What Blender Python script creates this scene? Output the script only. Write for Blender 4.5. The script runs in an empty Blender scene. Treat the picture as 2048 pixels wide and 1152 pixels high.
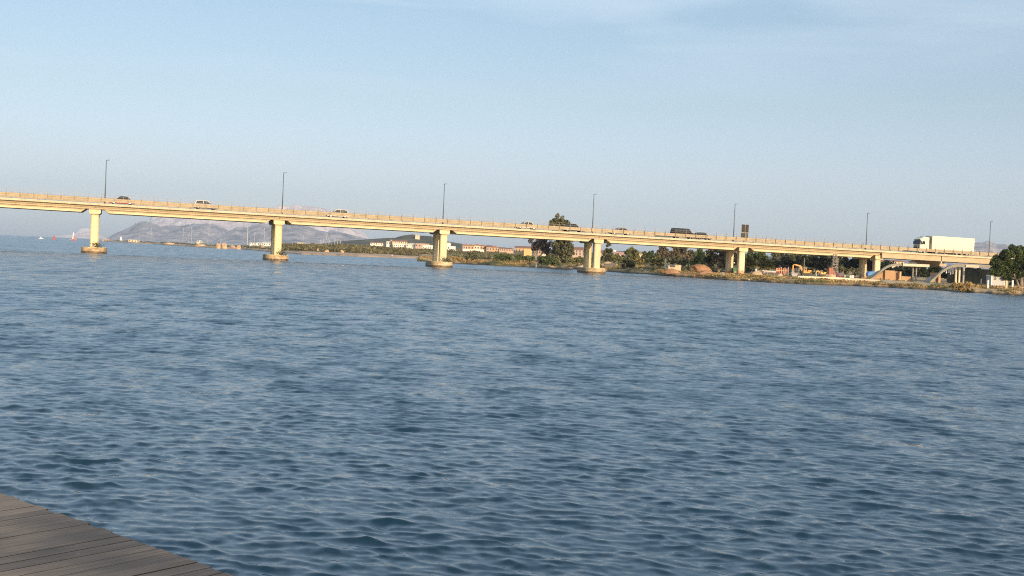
import bpy, bmesh, math, random
import numpy as np
from mathutils import Vector, Matrix

SC = bpy.context.scene
R = math.radians
# ------------------------------------------------------------------ camera
F, ROLL, YH, H = 2562.1, 0.0433, 513.55, 2.5357      # focal in px of a 2048 px wide picture
PITCH = math.atan((576 - YH) / F)
cr, sr = math.cos(ROLL), math.sin(ROLL)
fwd = Vector((0, math.cos(PITCH), -math.sin(PITCH)))
up0 = Vector((0, math.sin(PITCH), math.cos(PITCH)))
rt0 = Vector((1, 0, 0))
rt = rt0 * cr + up0 * sr
up = up0 * cr - rt0 * sr
cam = bpy.data.cameras.new('camera')
cam.lens = F / 2048 * 36
cam.sensor_width = 36
cam.clip_start = 0.1
cam.clip_end = 60000
co = bpy.data.objects.new('camera', cam)
SC.collection.objects.link(co)
m = Matrix((rt, up, -fwd)).transposed().to_4x4()
m.translation = Vector((0, 0, H))
co.matrix_world = m
SC.camera = co

# ------------------------------------------------------------------ light
SUN_EL, SUN_AZ = R(13), math.atan2(0.42, -0.91)       # azimuth measured from +Y towards +X
world = bpy.data.worlds.new('World')
SC.world = world
world.use_nodes = True
wn, wl = world.node_tree.nodes, world.node_tree.links
wn.clear()
sky = wn.new('ShaderNodeTexSky')
sky.sky_type = 'NISHITA'
sky.sun_disc = False
sky.sun_elevation = SUN_EL
sky.sun_rotation = SUN_AZ
sky.altitude = 0
sky.air_density = 1.0
sky.dust_density = 1.0
sky.ozone_density = 1.5
bg = wn.new('ShaderNodeBackground')
bg.inputs['Strength'].default_value = 0.15
wo = wn.new('ShaderNodeOutputWorld')
# thin high cirrus: stretched noise that whitens the sky a little above the haze layer
tc = wn.new('ShaderNodeTexCoord')
sep = wn.new('ShaderNodeSeparateXYZ')
wl.new(tc.outputs['Generated'], sep.inputs[0])
mp = wn.new('ShaderNodeMapping')
mp.inputs['Scale'].default_value = (2.2, 2.2, 16)
mp.inputs['Rotation'].default_value = (0.10, 0.16, 0.3)
wl.new(tc.outputs['Generated'], mp.inputs[0])
nz = wn.new('ShaderNodeTexNoise')
nz.inputs['Scale'].default_value = 1.6
nz.inputs['Detail'].default_value = 5
nz.inputs['Distortion'].default_value = 0.5
wl.new(mp.outputs[0], nz.inputs['Vector'])
rp = wn.new('ShaderNodeMapRange')
rp.inputs[1].default_value = 0.44
rp.inputs[2].default_value = 0.72
rp.inputs[4].default_value = 0.38
wl.new(nz.outputs[0], rp.inputs[0])
el = wn.new('ShaderNodeMapRange')
el.interpolation_type = 'SMOOTHSTEP'
el.inputs[1].default_value = 0.09
el.inputs[2].default_value = 0.22
wl.new(sep.outputs[2], el.inputs[0])
mul = wn.new('ShaderNodeMath')
mul.operation = 'MULTIPLY'
wl.new(rp.outputs[0], mul.inputs[0])
wl.new(el.outputs[0], mul.inputs[1])
# the sky's own colour balance, by height above the horizon
ramp = wn.new('ShaderNodeValToRGB')
ce = ramp.color_ramp.elements
stops = [(0.0, (.82, .99, 1.55)), (0.025, (.82, .95, 1.42)), (0.06, (.82, .83, 1.10)), (0.12, (.79, .775, .855)), (0.19, (.79, .795, .83)), (0.32, (1.5, 1.43, 1.30)), (0.6, (3.0, 2.7, 2.25)), (1.0, (3.0, 2.7, 2.25))]
for k_, (p_, c_) in enumerate(stops):
    e_ = ce[k_] if k_ < 2 else ce.new(p_)
    e_.position = p_
    e_.color = tuple(q_ / 3.0 for q_ in c_) + (1,)
SKY_RAMP = ramp
wl.new(sep.outputs[2], ramp.inputs[0])
tint = wn.new('ShaderNodeMix')
tint.data_type = 'RGBA'
tint.blend_type = 'MULTIPLY'
tint.inputs[0].default_value = 1.0
BOOST = 3.0 / 1.75
wl.new(sky.outputs[0], tint.inputs[6])
wl.new(ramp.outputs[0], tint.inputs[7])
mix = wn.new('ShaderNodeMix')
mix.data_type = 'RGBA'
wl.new(mul.outputs[0], mix.inputs[0])
bst = wn.new('ShaderNodeVectorMath')
bst.operation = 'SCALE'
bst.inputs['Scale'].default_value = BOOST
wl.new(tint.outputs[2], bst.inputs[0])
wl.new(bst.outputs[0], mix.inputs[6])
CIRRUS = mix
mix.inputs[7].default_value = (3.2, 3.5, 3.8, 1)
wl.new(mix.outputs[2], bg.inputs[0])
wl.new(bg.outputs[0], wo.inputs[0])

sl = bpy.data.lights.new('sun', 'SUN')
sl.energy = 2.4
sl.angle = R(0.5)
sl.color = (1.0, 0.75, 0.46)
so = bpy.data.objects.new('sun', sl)
SC.collection.objects.link(so)
sdir = Vector((math.sin(SUN_AZ) * math.cos(SUN_EL), math.cos(SUN_AZ) * math.cos(SUN_EL), math.sin(SUN_EL)))
so.rotation_euler = sdir.to_track_quat('Z', 'Y').to_euler()

SC.view_settings.view_transform = 'Standard'
SC.view_settings.look = 'None'
SC.view_settings.exposure = 1.1
SC.view_settings.gamma = 1.0
SC.cycles.volume_bounces = 0
SC.cycles.max_bounces = 6
SC.cycles.use_denoising = False
SC.cycles.use_adaptive_sampling = False
SC.cycles.pixel_filter_type = 'BLACKMAN_HARRIS'
SC.cycles.filter_width = 1.1

# ------------------------------------------------------------------ helpers
C = SC.collection
rnd = random.Random(7)
nrs = np.random.RandomState(11)


def at(px, py, Y):
    """world (x, z) seen at a picture point on the vertical plane y = Y"""
    a, b = px - 1024, py - 576
    u = a * cr + b * sr
    v = -a * sr + b * cr
    d = rt0 * (u / F) + up0 * (-v / F) + fwd
    k = Y / d.y
    return d.x * k, H + d.z * k


def wx(px, Y, z=0.0):
    py = 540
    for _ in range(4):
        x, zz = at(px, py, Y)
        py += (zz - z) * F / Y
    return at(px, py, Y)[0]


def tag(o, label=None, cat=None, group=None, kind=None):
    if label: o['label'] = label
    if cat: o['category'] = cat
    if group: o['group'] = group
    if kind: o['kind'] = kind
    return o


def empty(name, loc=(0, 0, 0), rz=0.0, ry=0.0):
    o = bpy.data.objects.new(name, None)
    o.empty_display_size = 0.3
    C.objects.link(o)
    o.location = loc
    o.rotation_euler = (0, ry, rz)
    return o


class MB:
    def __init__(s):
        s.v, s.f = [], []

    def add(s, vs, fs):
        n = len(s.v)
        s.v += [tuple(q) for q in vs]
        s.f += [tuple(i + n for i in q) for q in fs]
        return s

    def box(s, x0, x1, y0, y1, z0, z1):
        vs = [(x, y, z) for z in (z0, z1) for y in (y0, y1) for x in (x0, x1)]
        return s.add(vs, [(0, 2, 3, 1), (4, 5, 7, 6), (0, 1, 5, 4), (2, 6, 7, 3), (0, 4, 6, 2), (1, 3, 7, 5)])

    def prism(s, pts, y0, y1, axis='y'):
        """closed outline in (x, z) pushed along y (or in (y, z) along x, or (x, y) along z)"""
        n = len(pts)
        if axis == 'y':
            vs = [(p[0], y0, p[1]) for p in pts] + [(p[0], y1, p[1]) for p in pts]
        elif axis == 'x':
            vs = [(y0, p[0], p[1]) for p in pts] + [(y1, p[0], p[1]) for p in pts]
        else:
            vs = [(p[0], p[1], y0) for p in pts] + [(p[0], p[1], y1) for p in pts]
        fs = [tuple(range(n)), tuple(range(2 * n - 1, n - 1, -1))]
        fs += [(i, n + i, n + (i + 1) % n, (i + 1) % n) for i in range(n)]
        return s.add(vs, fs)

    def tube(s, p0, p1, r0, r1=None, n=8):
        r1 = r0 if r1 is None else r1
        p0, p1 = Vector(p0), Vector(p1)
        d = (p1 - p0).normalized()
        a = d.orthogonal().normalized()
        b = d.cross(a)
        vs = []
        for p, r in ((p0, r0), (p1, r1)):
            for k in range(n):
                t = 2 * math.pi * k / n
                vs.append(p + (a * math.cos(t) + b * math.sin(t)) * r)
        fs = [(k, (k + 1) % n, n + (k + 1) % n, n + k) for k in range(n)]
        fs += [tuple(range(n - 1, -1, -1)), tuple(range(n, 2 * n))]
        return s.add(vs, fs)

    def build(s, name, mat, parent=None, smooth=False, bevel=0.0, loc=None):
        me = bpy.data.meshes.new(name)
        me.from_pydata(s.v, [], s.f)
        bm = bmesh.new()
        bm.from_mesh(me)
        bmesh.ops.recalc_face_normals(bm, faces=bm.faces)
        bm.to_mesh(me)
        bm.free()
        if mat: me.materials.append(mat)
        if smooth:
            me.polygons.foreach_set('use_smooth', [True] * len(me.polygons))
        o = bpy.data.objects.new(name, me)
        C.objects.link(o)
        if parent: o.parent = parent
        if loc: o.location = loc
        if bevel:
            b = o.modifiers.new('bevel', 'BEVEL')
            b.width = bevel
            b.segments = 2
            b.limit_method = 'ANGLE'
        return o


def copy_tree(o, parent=None):
    c = o.copy()
    C.objects.link(c)
    if parent: c.parent = parent
    for ch in [q for q in o.children]:
        copy_tree(ch, c)
    return c


def np_mesh(name, V, Fq, mat, attrs=None, parent=None, smooth=False):
    """fast quad / grid mesh from numpy arrays"""
    me = bpy.data.meshes.new(name)
    nv, nf, k = len(V), len(Fq), Fq.shape[1]
    me.vertices.add(nv)
    me.vertices.foreach_set('co', V.astype(np.float32).ravel())
    me.loops.add(nf * k)
    me.loops.foreach_set('vertex_index', Fq.astype(np.int32).ravel())
    me.polygons.add(nf)
    me.polygons.foreach_set('loop_start', np.arange(0, nf * k, k, dtype=np.int32))
    me.update(calc_edges=True)
    if smooth: me.polygons.foreach_set('use_smooth', np.ones(nf, bool))
    for an, av in (attrs or {}).items():
        a = me.attributes.new(an, 'FLOAT', 'POINT')
        a.data.foreach_set('value', av.astype(np.float32))
    me.validate()
    if mat: me.materials.append(mat)
    o = bpy.data.objects.new(name, me)
    C.objects.link(o)
    if parent: o.parent = parent
    return o


def leaves(centres, sizes, aspect=0.55, tints=None):
    n = len(centres)
    a = nrs.normal(size=(n, 3)); a /= np.linalg.norm(a, axis=1)[:, None]
    b = nrs.normal(size=(n, 3)); b -= a * (a * b).sum(1)[:, None]; b /= np.linalg.norm(b, axis=1)[:, None]
    s = sizes[:, None]
    V = np.stack([centres - a * s - b * s * aspect * .4, centres - a * s * .1 - b * s * aspect,
                  centres + a * s + b * s * aspect * .3, centres + a * s * .1 + b * s * aspect], 1).reshape(-1, 3)
    Fq = np.arange(4 * n).reshape(n, 4)
    t = np.repeat(tints if tints is not None else np.ones(n), 4)
    return V, Fq, t


# ------------------------------------------------------------------ materials
def mat(name, col, rough=0.7, var=0.15, scale=3.0, col2=None, metal=0.0, spec=0.5, bump=0.0, coat=0.0, coords='Object', detail=4, stretch=None):
    M = bpy.data.materials.new(name)
    M.use_nodes = True
    n, l = M.node_tree.nodes, M.node_tree.links
    b = n['Principled BSDF']
    b.inputs['Roughness'].default_value = rough
    b.inputs['Metallic'].default_value = metal
    b.inputs['Specular IOR Level'].default_value = spec
    b.inputs['Coat Weight'].default_value = coat
    t = n.new('ShaderNodeTexCoord')
    mp = n.new('ShaderNodeMapping')
    if stretch: mp.inputs['Scale'].default_value = stretch
    l.new(t.outputs[coords], mp.inputs[0])
    x = n.new('ShaderNodeTexNoise')
    x.inputs['Scale'].default_value = scale
    x.inputs['Detail'].default_value = detail
    l.new(mp.outputs[0], x.inputs['Vector'])
    r = n.new('ShaderNodeValToRGB')
    c2 = col2 or tuple(min(1, c * (1 + var)) for c in col)
    c1 = col if col2 else tuple(c * (1 - var) for c in col)
    r.color_ramp.elements[0].position = 0.34
    r.color_ramp.elements[0].color = (*c1, 1)
    r.color_ramp.elements[1].position = 0.66
    r.color_ramp.elements[1].color = (*c2, 1)
    l.new(x.outputs[0], r.inputs[0])
    l.new(r.outputs[0], b.inputs['Base Color'])
    if bump:
        bp = n.new('ShaderNodeBump')
        bp.inputs['Strength'].default_value = bump
        bp.inputs['Distance'].default_value = 0.05
        l.new(x.outputs[0], bp.inputs['Height'])
        l.new(bp.outputs[0], b.inputs['Normal'])
    return M


def leaf_mat(name, dark, light, rough=0.6):
    M = mat(name, dark, rough, col2=light, scale=0.35, spec=0.25, coords='Object', detail=3)
    n, l = M.node_tree.nodes, M.node_tree.links
    b = n['Principled BSDF']
    a = n.new('ShaderNodeAttribute')
    a.attribute_name = 'tint'
    mx = n.new('ShaderNodeVectorMath')
    mx.operation = 'SCALE'
    src = b.inputs['Base Color'].links[0].from_socket
    l.new(src, mx.inputs[0])
    l.new(a.outputs['Fac'], mx.inputs['Scale'])
    l.new(mx.outputs[0], b.inputs['Base Color'])
    b.inputs['Transmission Weight'].default_value = 0.0
    return M


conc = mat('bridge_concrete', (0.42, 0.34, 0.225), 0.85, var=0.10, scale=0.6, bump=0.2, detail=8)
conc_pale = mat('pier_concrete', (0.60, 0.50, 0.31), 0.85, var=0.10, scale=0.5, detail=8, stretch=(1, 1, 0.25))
conc_edge = mat('edge_concrete', (0.54, 0.44, 0.30), 0.85, var=0.16, scale=0.8, detail=8)
conc_foot = mat('footing_concrete', (0.30, 0.20, 0.10), 0.9, col2=(0.58, 0.45, 0.29), scale=0.9, bump=0.3, detail=8, stretch=(1, 1, 2))
conc_grey = mat('grey_concrete', (0.30, 0.28, 0.25), 0.85, var=0.15, scale=0.5, detail=8)
asphalt = mat('asphalt', (0.055, 0.053, 0.05), 0.9, scale=1.0)
galv = mat('galvanised_rail', (0.40, 0.325, 0.22), 0.6, var=0.10, scale=0.6)
galv_post = mat('rail_post_metal', (0.27, 0.22, 0.17), 0.6, var=0.45, scale=0.08, coords='Object')
lamp_metal = mat('lamp_metal', (0.10, 0.13, 0.15), 0.5, var=0.1, metal=0.2)
white_paint = mat('white_paint', (0.80, 0.78, 0.72), 0.4, var=0.03)
truck_white = mat('truck_white', (0.66, 0.61, 0.46), 0.45, var=0.02)
glass = mat('dark_glass', (0.012, 0.016, 0.024), 0.25, var=0.1, spec=.3)
rubber = mat('rubber', (0.02, 0.02, 0.02), 0.85)
rim_m = mat('rim_metal', (0.35, 0.35, 0.36), 0.35, metal=0.8)
black_pl = mat('black_plastic', (0.02, 0.02, 0.022), 0.6)
lens_m = mat('lens', (0.16, 0.16, 0.16), 0.15)
red_lens = mat('red_lens', (0.5, 0.03, 0.02), 0.3)
window_m = mat('window_glass', (0.05, 0.06, 0.07), 0.2)
terracotta = mat('terracotta_roof', (0.24, 0.12, 0.08), 0.85, var=0.25, scale=1.0)
wood_grey = mat('trunk_bark', (0.20, 0.16, 0.12), 0.9, var=0.3, scale=2, bump=0.4)
pale_bark = mat('pale_bark', (0.24, 0.20, 0.155), 0.9, var=0.2, scale=2)

# ------------------------------------------------------------------ water
ppx = [190, 205, 260, 300, 340, 390, 440, 480, 500, 565, 600, 670, 740, 870, 1000, 1200, 2300]
ppy = [1350, 1325, 1080, 1140, 940, 800, 720, 740, 656, 515, 470, 492, 495, 560, 560, 560, 560]
tb = [(p - 1024) / F for p in ppx]
cpx = [820, 828, 870, 900, 990, 1075, 1150, 1210, 1260, 1300, 1320, 1400, 1450, 1510, 1600, 1710, 1860, 1950, 2048, 2200, 2500]
cpy = [385, 378, 376, 355, 335, 338, 333, 303, 286, 276, 262, 243, 232, 225, 215, 226, 217, 200, 197, 190, 150]
tcl = [(p - 1024) / F for p in cpx]


def shoreB(t): return np.interp(t, tb, ppy)
def shoreC(t): return np.interp(t, tcl, cpy)


def wiggle(t, k=1.0):
    return k * (np.sin(t * 431) * .5 + np.sin(t * 173 + 1) + np.sin(t * 913 + 2) * .3)


def vnoise(X, Y, s, seed=0):
    """cheap smooth noise from rotated sines"""
    r = np.random.RandomState(seed)
    out = 0 * X
    for i in range(7):
        a = r.uniform(0, 6.28); k = 6.28 / s * r.uniform(.5, 1.6)
        out = out + np.sin(k * (X * math.cos(a) + Y * math.sin(a)) + r.uniform(0, 6.28))
    return out / 4.0


def make_water():
    fp, hh = F / 2, H
    rows = [5.0]
    while rows[-1] < 17600:
        y = rows[-1]
        rows.append(y + max(0.014, min(y * y / (fp * hh) * 0.42, 0.085 * max(1.0, y / 55.0) ** 2.4)))
    rows = np.array(rows)
    outer = 0.45 + np.cumsum(0.0013 * 1.085 ** np.arange(1, 66))
    t = np.concatenate([-outer[::-1], np.linspace(-0.45, 0.45, 680), outer])
    nt = len(t)
    T, Yg = np.meshgrid(t.astype(np.float64), rows)
    X = T * np.maximum(Yg, 9.0)
    dY = np.gradient(rows)[:, None] * np.ones_like(T)
    dX = np.gradient(t)[None, :] * np.maximum(Yg, 9.0)
    Z = np.zeros_like(X); OX = np.zeros_like(X); OY = np.zeros_like(X)
    lost = np.zeros_like(X)
    # patches of livelier and calmer water, metres to tens of metres wide
    gust = 1.0 + 0.08 * vnoise(X, Yg, 30, 3) + 0.14 * vnoise(X, Yg, 5, 5) + 0.20 * vnoise(X, Yg, 2.0, 6)
    gust = np.clip(gust, 0.62, 1.8)
    r = np.random.RandomState(5)
    N = 170
    wind = R(-104)                                     # waves run towards the camera, a little to the left
    for i in range(N):
        lam = 0.11 * (26.0 ** ((i + r.uniform(0, 1)) / N))
        k = 2 * math.pi / lam
        spread = 0.62 if lam < 1.2 else 0.42
        a = wind + r.normal(0, spread)
        slope = 0.0275 * (1.0 if lam < 0.32 else (0.32 / lam) ** 1.15) * (1.0 if lam > .16 else .8)
        A = slope / k
        kx, ky = k * math.cos(a), k * math.sin(a)
        w = np.exp(-((ky * dY / 2.5) ** 2) - ((kx * dX / 2.5) ** 2))
        ph = kx * X + ky * Yg + r.uniform(0, 6.28)
        s, c = np.sin(ph), np.cos(ph)
        Aw = A * w * gust
        Z += Aw * s
        q = 0.95
        OX += q * Aw * c * math.cos(a)
        OY += q * Aw * c * math.sin(a)
        lost += (slope * gust) ** 2 * (1 - w * w) * .5
    V = np.stack([X + OX, Yg + OY, Z], -1).reshape(-1, 3)
    nr = len(rows)
    idx = np.arange(nr * nt).reshape(nr, nt)
    Fq = np.stack([idx[:-1, :-1], idx[:-1, 1:], idx[1:, 1:], idx[1:, :-1]], -1).reshape(-1, 4)
    M = bpy.data.materials.new('sea_water')
    M.use_nodes = True
    n, l = M.node_tree.nodes, M.node_tree.links
    b = n['Principled BSDF']
    b.inputs['Base Color'].default_value = (0.006, 0.026, 0.048, 1)
    b.inputs['Roughness'].default_value = 0.06
    b.inputs['IOR'].default_value = 1.333
    g = n.new('ShaderNodeNewGeometry')
    at_ = n.new('ShaderNodeAttribute'); at_.attribute_name = 'lost'
    acc = g.outputs['Normal']
    rq = n.new('ShaderNodeMath'); rq.operation = 'POWER'; rq.inputs[1].default_value = 2.0
    l.new(at_.outputs['Fac'], rq.inputs[0])
    ra = n.new('ShaderNodeMath'); ra.operation = 'MULTIPLY_ADD'; ra.inputs[1].default_value = 1.3; ra.inputs[2].default_value = 0.0006
    l.new(rq.outputs[0], ra.inputs[0])
    rb = n.new('ShaderNodeMath'); rb.operation = 'SQRT'; l.new(ra.outputs[0], rb.inputs[0])
    l.new(rb.outputs[0], b.inputs['Roughness'])
    for sc, amp, useattr, st, det in ((9.0, 0.27, False, (1, 1, 1), 3), (4.0, 2.6, True, (1, 1, 1), 2), (1.5, 2.6, True, (1, .8, 1), 2), (1.2, 2.8, True, (.9, 0.4, 1), 2), (0.3, 1.6, True, (.8, 0.7, 1), 2)):
        mp = n.new('ShaderNodeMapping'); mp.inputs['Scale'].default_value = st
        l.new(g.outputs['Position'], mp.inputs[0])
        x = n.new('ShaderNodeTexNoise'); x.inputs['Scale'].default_value = sc; x.inputs['Detail'].default_value = det
        l.new(mp.outputs[0], x.inputs['Vector'])
        s = n.new('ShaderNodeVectorMath'); s.operation = 'SUBTRACT'; s.inputs[1].default_value = (0.5, 0.5, 0.5)
        l.new(x.outputs['Color'], s.inputs[0])
        s2 = n.new('ShaderNodeVectorMath'); s2.operation = 'MULTIPLY'; s2.inputs[1].default_value = (amp, amp, 0)
        l.new(s.outputs[0], s2.inputs[0])
        o = s2.outputs[0]
        if useattr:                                    # wind waves are steeper on the side they run towards
            s4 = n.new('ShaderNodeVectorMath'); s4.operation = 'ADD'; s4.inputs[1].default_value = (0, -0.14, 0)
            l.new(o, s4.inputs[0]); o = s4.outputs[0]
            s3 = n.new('ShaderNodeVectorMath'); s3.operation = 'SCALE'
            l.new(o, s3.inputs[0]); l.new(at_.outputs['Fac'], s3.inputs['Scale'])
            o = s3.outputs[0]
        ad = n.new('ShaderNodeVectorMath'); ad.operation = 'ADD'
        l.new(acc, ad.inputs[0]); l.new(o, ad.inputs[1])
        acc = ad.outputs[0]
    nm = n.new('ShaderNodeVectorMath'); nm.operation = 'NORMALIZE'
    l.new(acc, nm.inputs[0]); l.new(nm.outputs[0], b.inputs['Normal'])
    o = np_mesh('water', V, Fq, M, {'lost': np.sqrt(lost).ravel()}, smooth=True)
    tag(o, 'blue rippled sea water of the lagoon under the bridge', 'water', kind='structure')
    # calm sheet to the sides and behind, just under the waves
    Vb = np.array([(-9000, -250, -0.22), (9000, -250, -0.22), (9000, 17600, -0.22), (-9000, 17600, -0.22)], float)
    o2 = np_mesh('water_beyond', Vb, np.array([[0, 1, 2, 3]]), M, {'lost': np.full(4, .16)})
    o2.name = 'water_beyond'
    tag(o2, 'open sea water spreading beyond the rippled part', 'water', kind='structure')


make_water()


# ------------------------------------------------------------------ ground
def ground_mat():
    M = bpy.data.materials.new('shore_ground')
    M.use_nodes = True
    n, l = M.node_tree.nodes, M.node_tree.links
    b = n['Principled BSDF']
    b.inputs['Roughness'].default_value = 0.95
    b.inputs['Specular IOR Level'].default_value = 0.15
    g = n.new('ShaderNodeNewGeometry')
    x = n.new('ShaderNodeTexNoise'); x.inputs['Scale'].default_value = 0.07; x.inputs['Detail'].default_value = 7
    l.new(g.outputs['Position'], x.inputs['Vector'])
    r = n.new('ShaderNodeValToRGB')
    e = r.color_ramp.elements
    e[0].position = 0.36; e[0].color = (0.10, 0.095, 0.035, 1)
    e[1].position = 0.66; e[1].color = (0.50, 0.35, 0.20, 1)
    q = e.new(0.48); q.color = (0.33, 0.225, 0.11, 1)
    q = e.new(0.8); q.color = (0.42, 0.20, 0.11, 1)
    l.new(x.outputs[0], r.inputs[0])
    s = n.new('ShaderNodeSeparateXYZ'); l.new(g.outputs['Position'], s.inputs[0])
    m2 = n.new('ShaderNodeMapRange'); m2.inputs[1].default_value = 0.12; m2.inputs[2].default_value = 0.42
    l.new(s.outputs[2], m2.inputs[0])
    mx = n.new('ShaderNodeMix'); mx.data_type = 'RGBA'
    mx.inputs[6].default_value = (0.10, 0.075, 0.05, 1)
    l.new(m2.outputs[0], mx.inputs[0]); l.new(r.outputs[0], mx.inputs[7])
    l.new(mx.outputs[2], b.inputs['Base Color'])
    return M


gmat = ground_mat()
sandm = mat('sand', (0.38, 0.27, 0.18), 0.95, var=0.15, scale=0.05, coords='Object')


def hC(t, v, X, Y):
    h = np.interp(v, [-8, 0, 1.0, 3.5, 9, 30, 60, 150, 400, 900, 1500], [-1.2, 0, .35, .55, .75, 0.95, 1.1, 1.5, 3.2, 5.5, 7])
    h = h * (1 + np.interp(t * F + 1024, [1290, 1360], [.65, 0.0]) * np.clip((48 - v) / 22, 0, 1))
    h = h + np.clip(v / 20, 0, 1) * 0.18 * vnoise(X, Y, 17, 21) + np.clip(v / 3, 0, 1) * 0.10 * vnoise(X, Y, 5, 22)
    fd = np.clip((t - (-0.0775)) / 0.006, 0, 1)
    return h * fd - (1 - fd) * 1.0


def hB(t, v, X, Y):
    px = t * F + 1024
    top = np.interp(px, [190, 240, 330, 470, 520, 640, 760, 900, 1100], [1.6, 1.8, 2.0, 2.4, 2.6, 3.4, 5.2, 5.8, 6.2])
    h = np.interp(v, [-15, 0, 2, 8, 40, 150, 300, 700, 1500], [-1.2, 0, .5, .8, 1.3, 3, 4.2, 6, 8])
    h = np.minimum(h, top + 0 * h)
    h = h + np.clip(v / 20, 0, 1) * .35 * vnoise(X, Y, 40, 31) + np.clip(v / 5, 0, 1) * .15 * vnoise(X, Y, 13, 32)
    W = np.interp(px, [190, 470, 500, 690, 740, 800], [45, 70, 170, 220, 400, 9000])
    drop = np.clip((v - W) / 12, 0, 1)
    h = h * (1 - drop) - 1.2 * drop
    fd = np.clip((px - 192) / 12, 0, 1)
    return h * fd - (1 - fd) * 1.2


def terrain(name, t0, t1, nt, vs, shore, hf, mat_, label, wig):
    t = np.linspace(t0, t1, nt)
    T, Vv = np.meshgrid(t, np.array(vs, float))
    Y = shore(T) + wiggle(T, wig) + Vv
    X = T * Y
    Z = hf(T, Vv, X, Y)
    V = np.stack([X, Y, Z], -1).reshape(-1, 3)
    nr = len(vs)
    idx = np.arange(nr * nt).reshape(nr, nt)
    Fq = np.stack([idx[:-1, :-1], idx[:-1, 1:], idx[1:, 1:], idx[1:, :-1]], -1).reshape(-1, 4)
    o = np_mesh(name, V, Fq, mat_, smooth=True)
    tag(o, label, 'ground', kind='structure')
    return o


VS = [-8, -3, -1, 0, .5, 1, 2, 3.5, 5, 7, 9, 12, 15, 18, 22, 26, 30, 36, 42, 50, 60, 75, 90, 110, 150, 200, 260, 330, 400, 500, 650, 900, 1500]
terrain('shore', -0.082, 0.62, 700, VS, shoreC, hC, gmat, 'near bank of dry grass and earth on the right behind the lagoon', 1.2)
VB = [-15, -5, 0, 1, 2, 4, 6, 8, 12, 16, 22, 30, 40, 55, 70, 80, 90, 110, 140, 180, 190, 200, 240, 260, 300, 400, 420, 550, 700, 1000, 1500]
terrain('far_shore', -0.328, 0.3, 600, VB, shoreB, hB, sandm, 'low far sandy spit reaching out to the left under the bridge', 3.0)


def gz(px, Y, land='C'):
    x = wx(px, Y, 1.0)
    t = x / Y
    if land == 'C':
        v = Y - float(shoreC(t) + wiggle(np.float64(t), 1.2))
        return x, max(0.0, float(hC(t, v, np.float64(x), np.float64(Y))))
    v = Y - float(shoreB(t) + wiggle(np.float64(t), 3.0))
    return x, max(0.0, float(hB(t, v, np.float64(x), np.float64(Y))))


# hills and mountains: ridges with a real back side
def ridge(name, sil, Y, depth, mat_, label, rough=1.0, n=260, seed=1, kind='structure', cat='hill', back=1.0, sharp=1.4):
    sp = np.array(sil, float)
    px = np.linspace(sp[0, 0], sp[-1, 0], n)
    py = np.interp(px, sp[:, 0], sp[:, 1])
    P = np.array([at(a, b, Y) for a, b in zip(px, py)])
    xs, zs = P[:, 0], np.maximum(P[:, 1], 0.5)
    hmax = zs.max()
    r = np.random.RandomState(seed)
    jag = np.zeros(n)
    for k in range(1, 7):
        jag += np.interp(np.arange(n), np.linspace(0, n, 9 * 2 ** k), r.normal(size=9 * 2 ** k)) / 2 ** k
    zs = zs + jag * hmax * 0.07 * rough * (zs / hmax)
    nv = 46
    v = np.concatenate([np.linspace(-1, 0, 30), np.linspace(0.06, 1, nv - 30)])
    Vg, Xg = np.meshgrid(v, xs, indexing='ij')
    prof = np.where(Vg < 0, (1 + Vg) ** sharp, (1 - Vg) ** 1.2)
    Yg = Y + Vg * depth * np.where(Vg < 0, 1, back)
    rel = 1 - np.abs(Vg)
    gul = vnoise(Xg, Yg * 0.3, depth * .22, seed) * .5 + vnoise(Xg, Yg * 0.4, depth * .09, seed + 1) * .3 + vnoise(Xg, Yg, depth * .04, seed + 2) * .15
    Zg = zs[None, :] * prof * (1 + rough * 0.5 * gul * (1 - rel) * rel * 2) 
    Zg = np.where(np.abs(Vg) > .995, -2.0, Zg)
    Xg = Xg * Yg / Y
    V = np.stack([Xg, Yg, Zg], -1).reshape(-1, 3)
    idx = np.arange(len(v) * n).reshape(len(v), n)
    Fq = np.stack([idx[:-1, :-1], idx[:-1, 1:], idx[1:, 1:], idx[1:, :-1]], -1).reshape(-1, 4)
    o = np_mesh(name, V, Fq, mat_, smooth=False)
    tag(o, label, cat, kind=kind)
    return o


lime = mat('limestone', (0.16, 0.13, 0.11), 0.95, col2=(0.62, 0.50, 0.42), scale=0.0022, coords='Object', detail=9)
lime_p = mat('limestone_pale', (0.52, 0.40, 0.35), 0.95, col2=(0.95, 0.76, 0.66), scale=0.006, coords='Object', detail=9)
maquis = mat('maquis', (0.04, 0.042, 0.04), 0.95, col2=(0.42, 0.34, 0.30), scale=0.007, coords='Object', detail=10)
hillm = mat('hill_scrub', (0.04, 0.042, 0.022), 0.95, col2=(0.11, 0.095, 0.055), scale=0.03, coords='Object', detail=9)
ridge('mountain', [(296, 476), (299, 440), (304, 430), (330, 420), (400, 413), (480, 417), (550, 414), (590, 410), (625, 414), (650, 418), (672, 423), (700, 432), (712, 440), (722, 455), (735, 474), (742, 486)],
      16000, 1800, lime_p, 'pale pinkish limestone island mountain far behind the bridge', seed=4, cat='mountain', sharp=0.8)
ridge('hills', [(214, 477), (228, 468), (240, 462), (258, 455), (272, 446), (285, 441), (297, 439), (308, 446), (325, 450), (345, 450), (365, 453), (400, 449), (415, 448), (430, 453), (445, 455), (455, 460), (470, 470), (480, 489)],
      12500, 1200, maquis, 'grey hazy hills at the left foot of the pale mountain', seed=9, rough=1.6)
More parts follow.
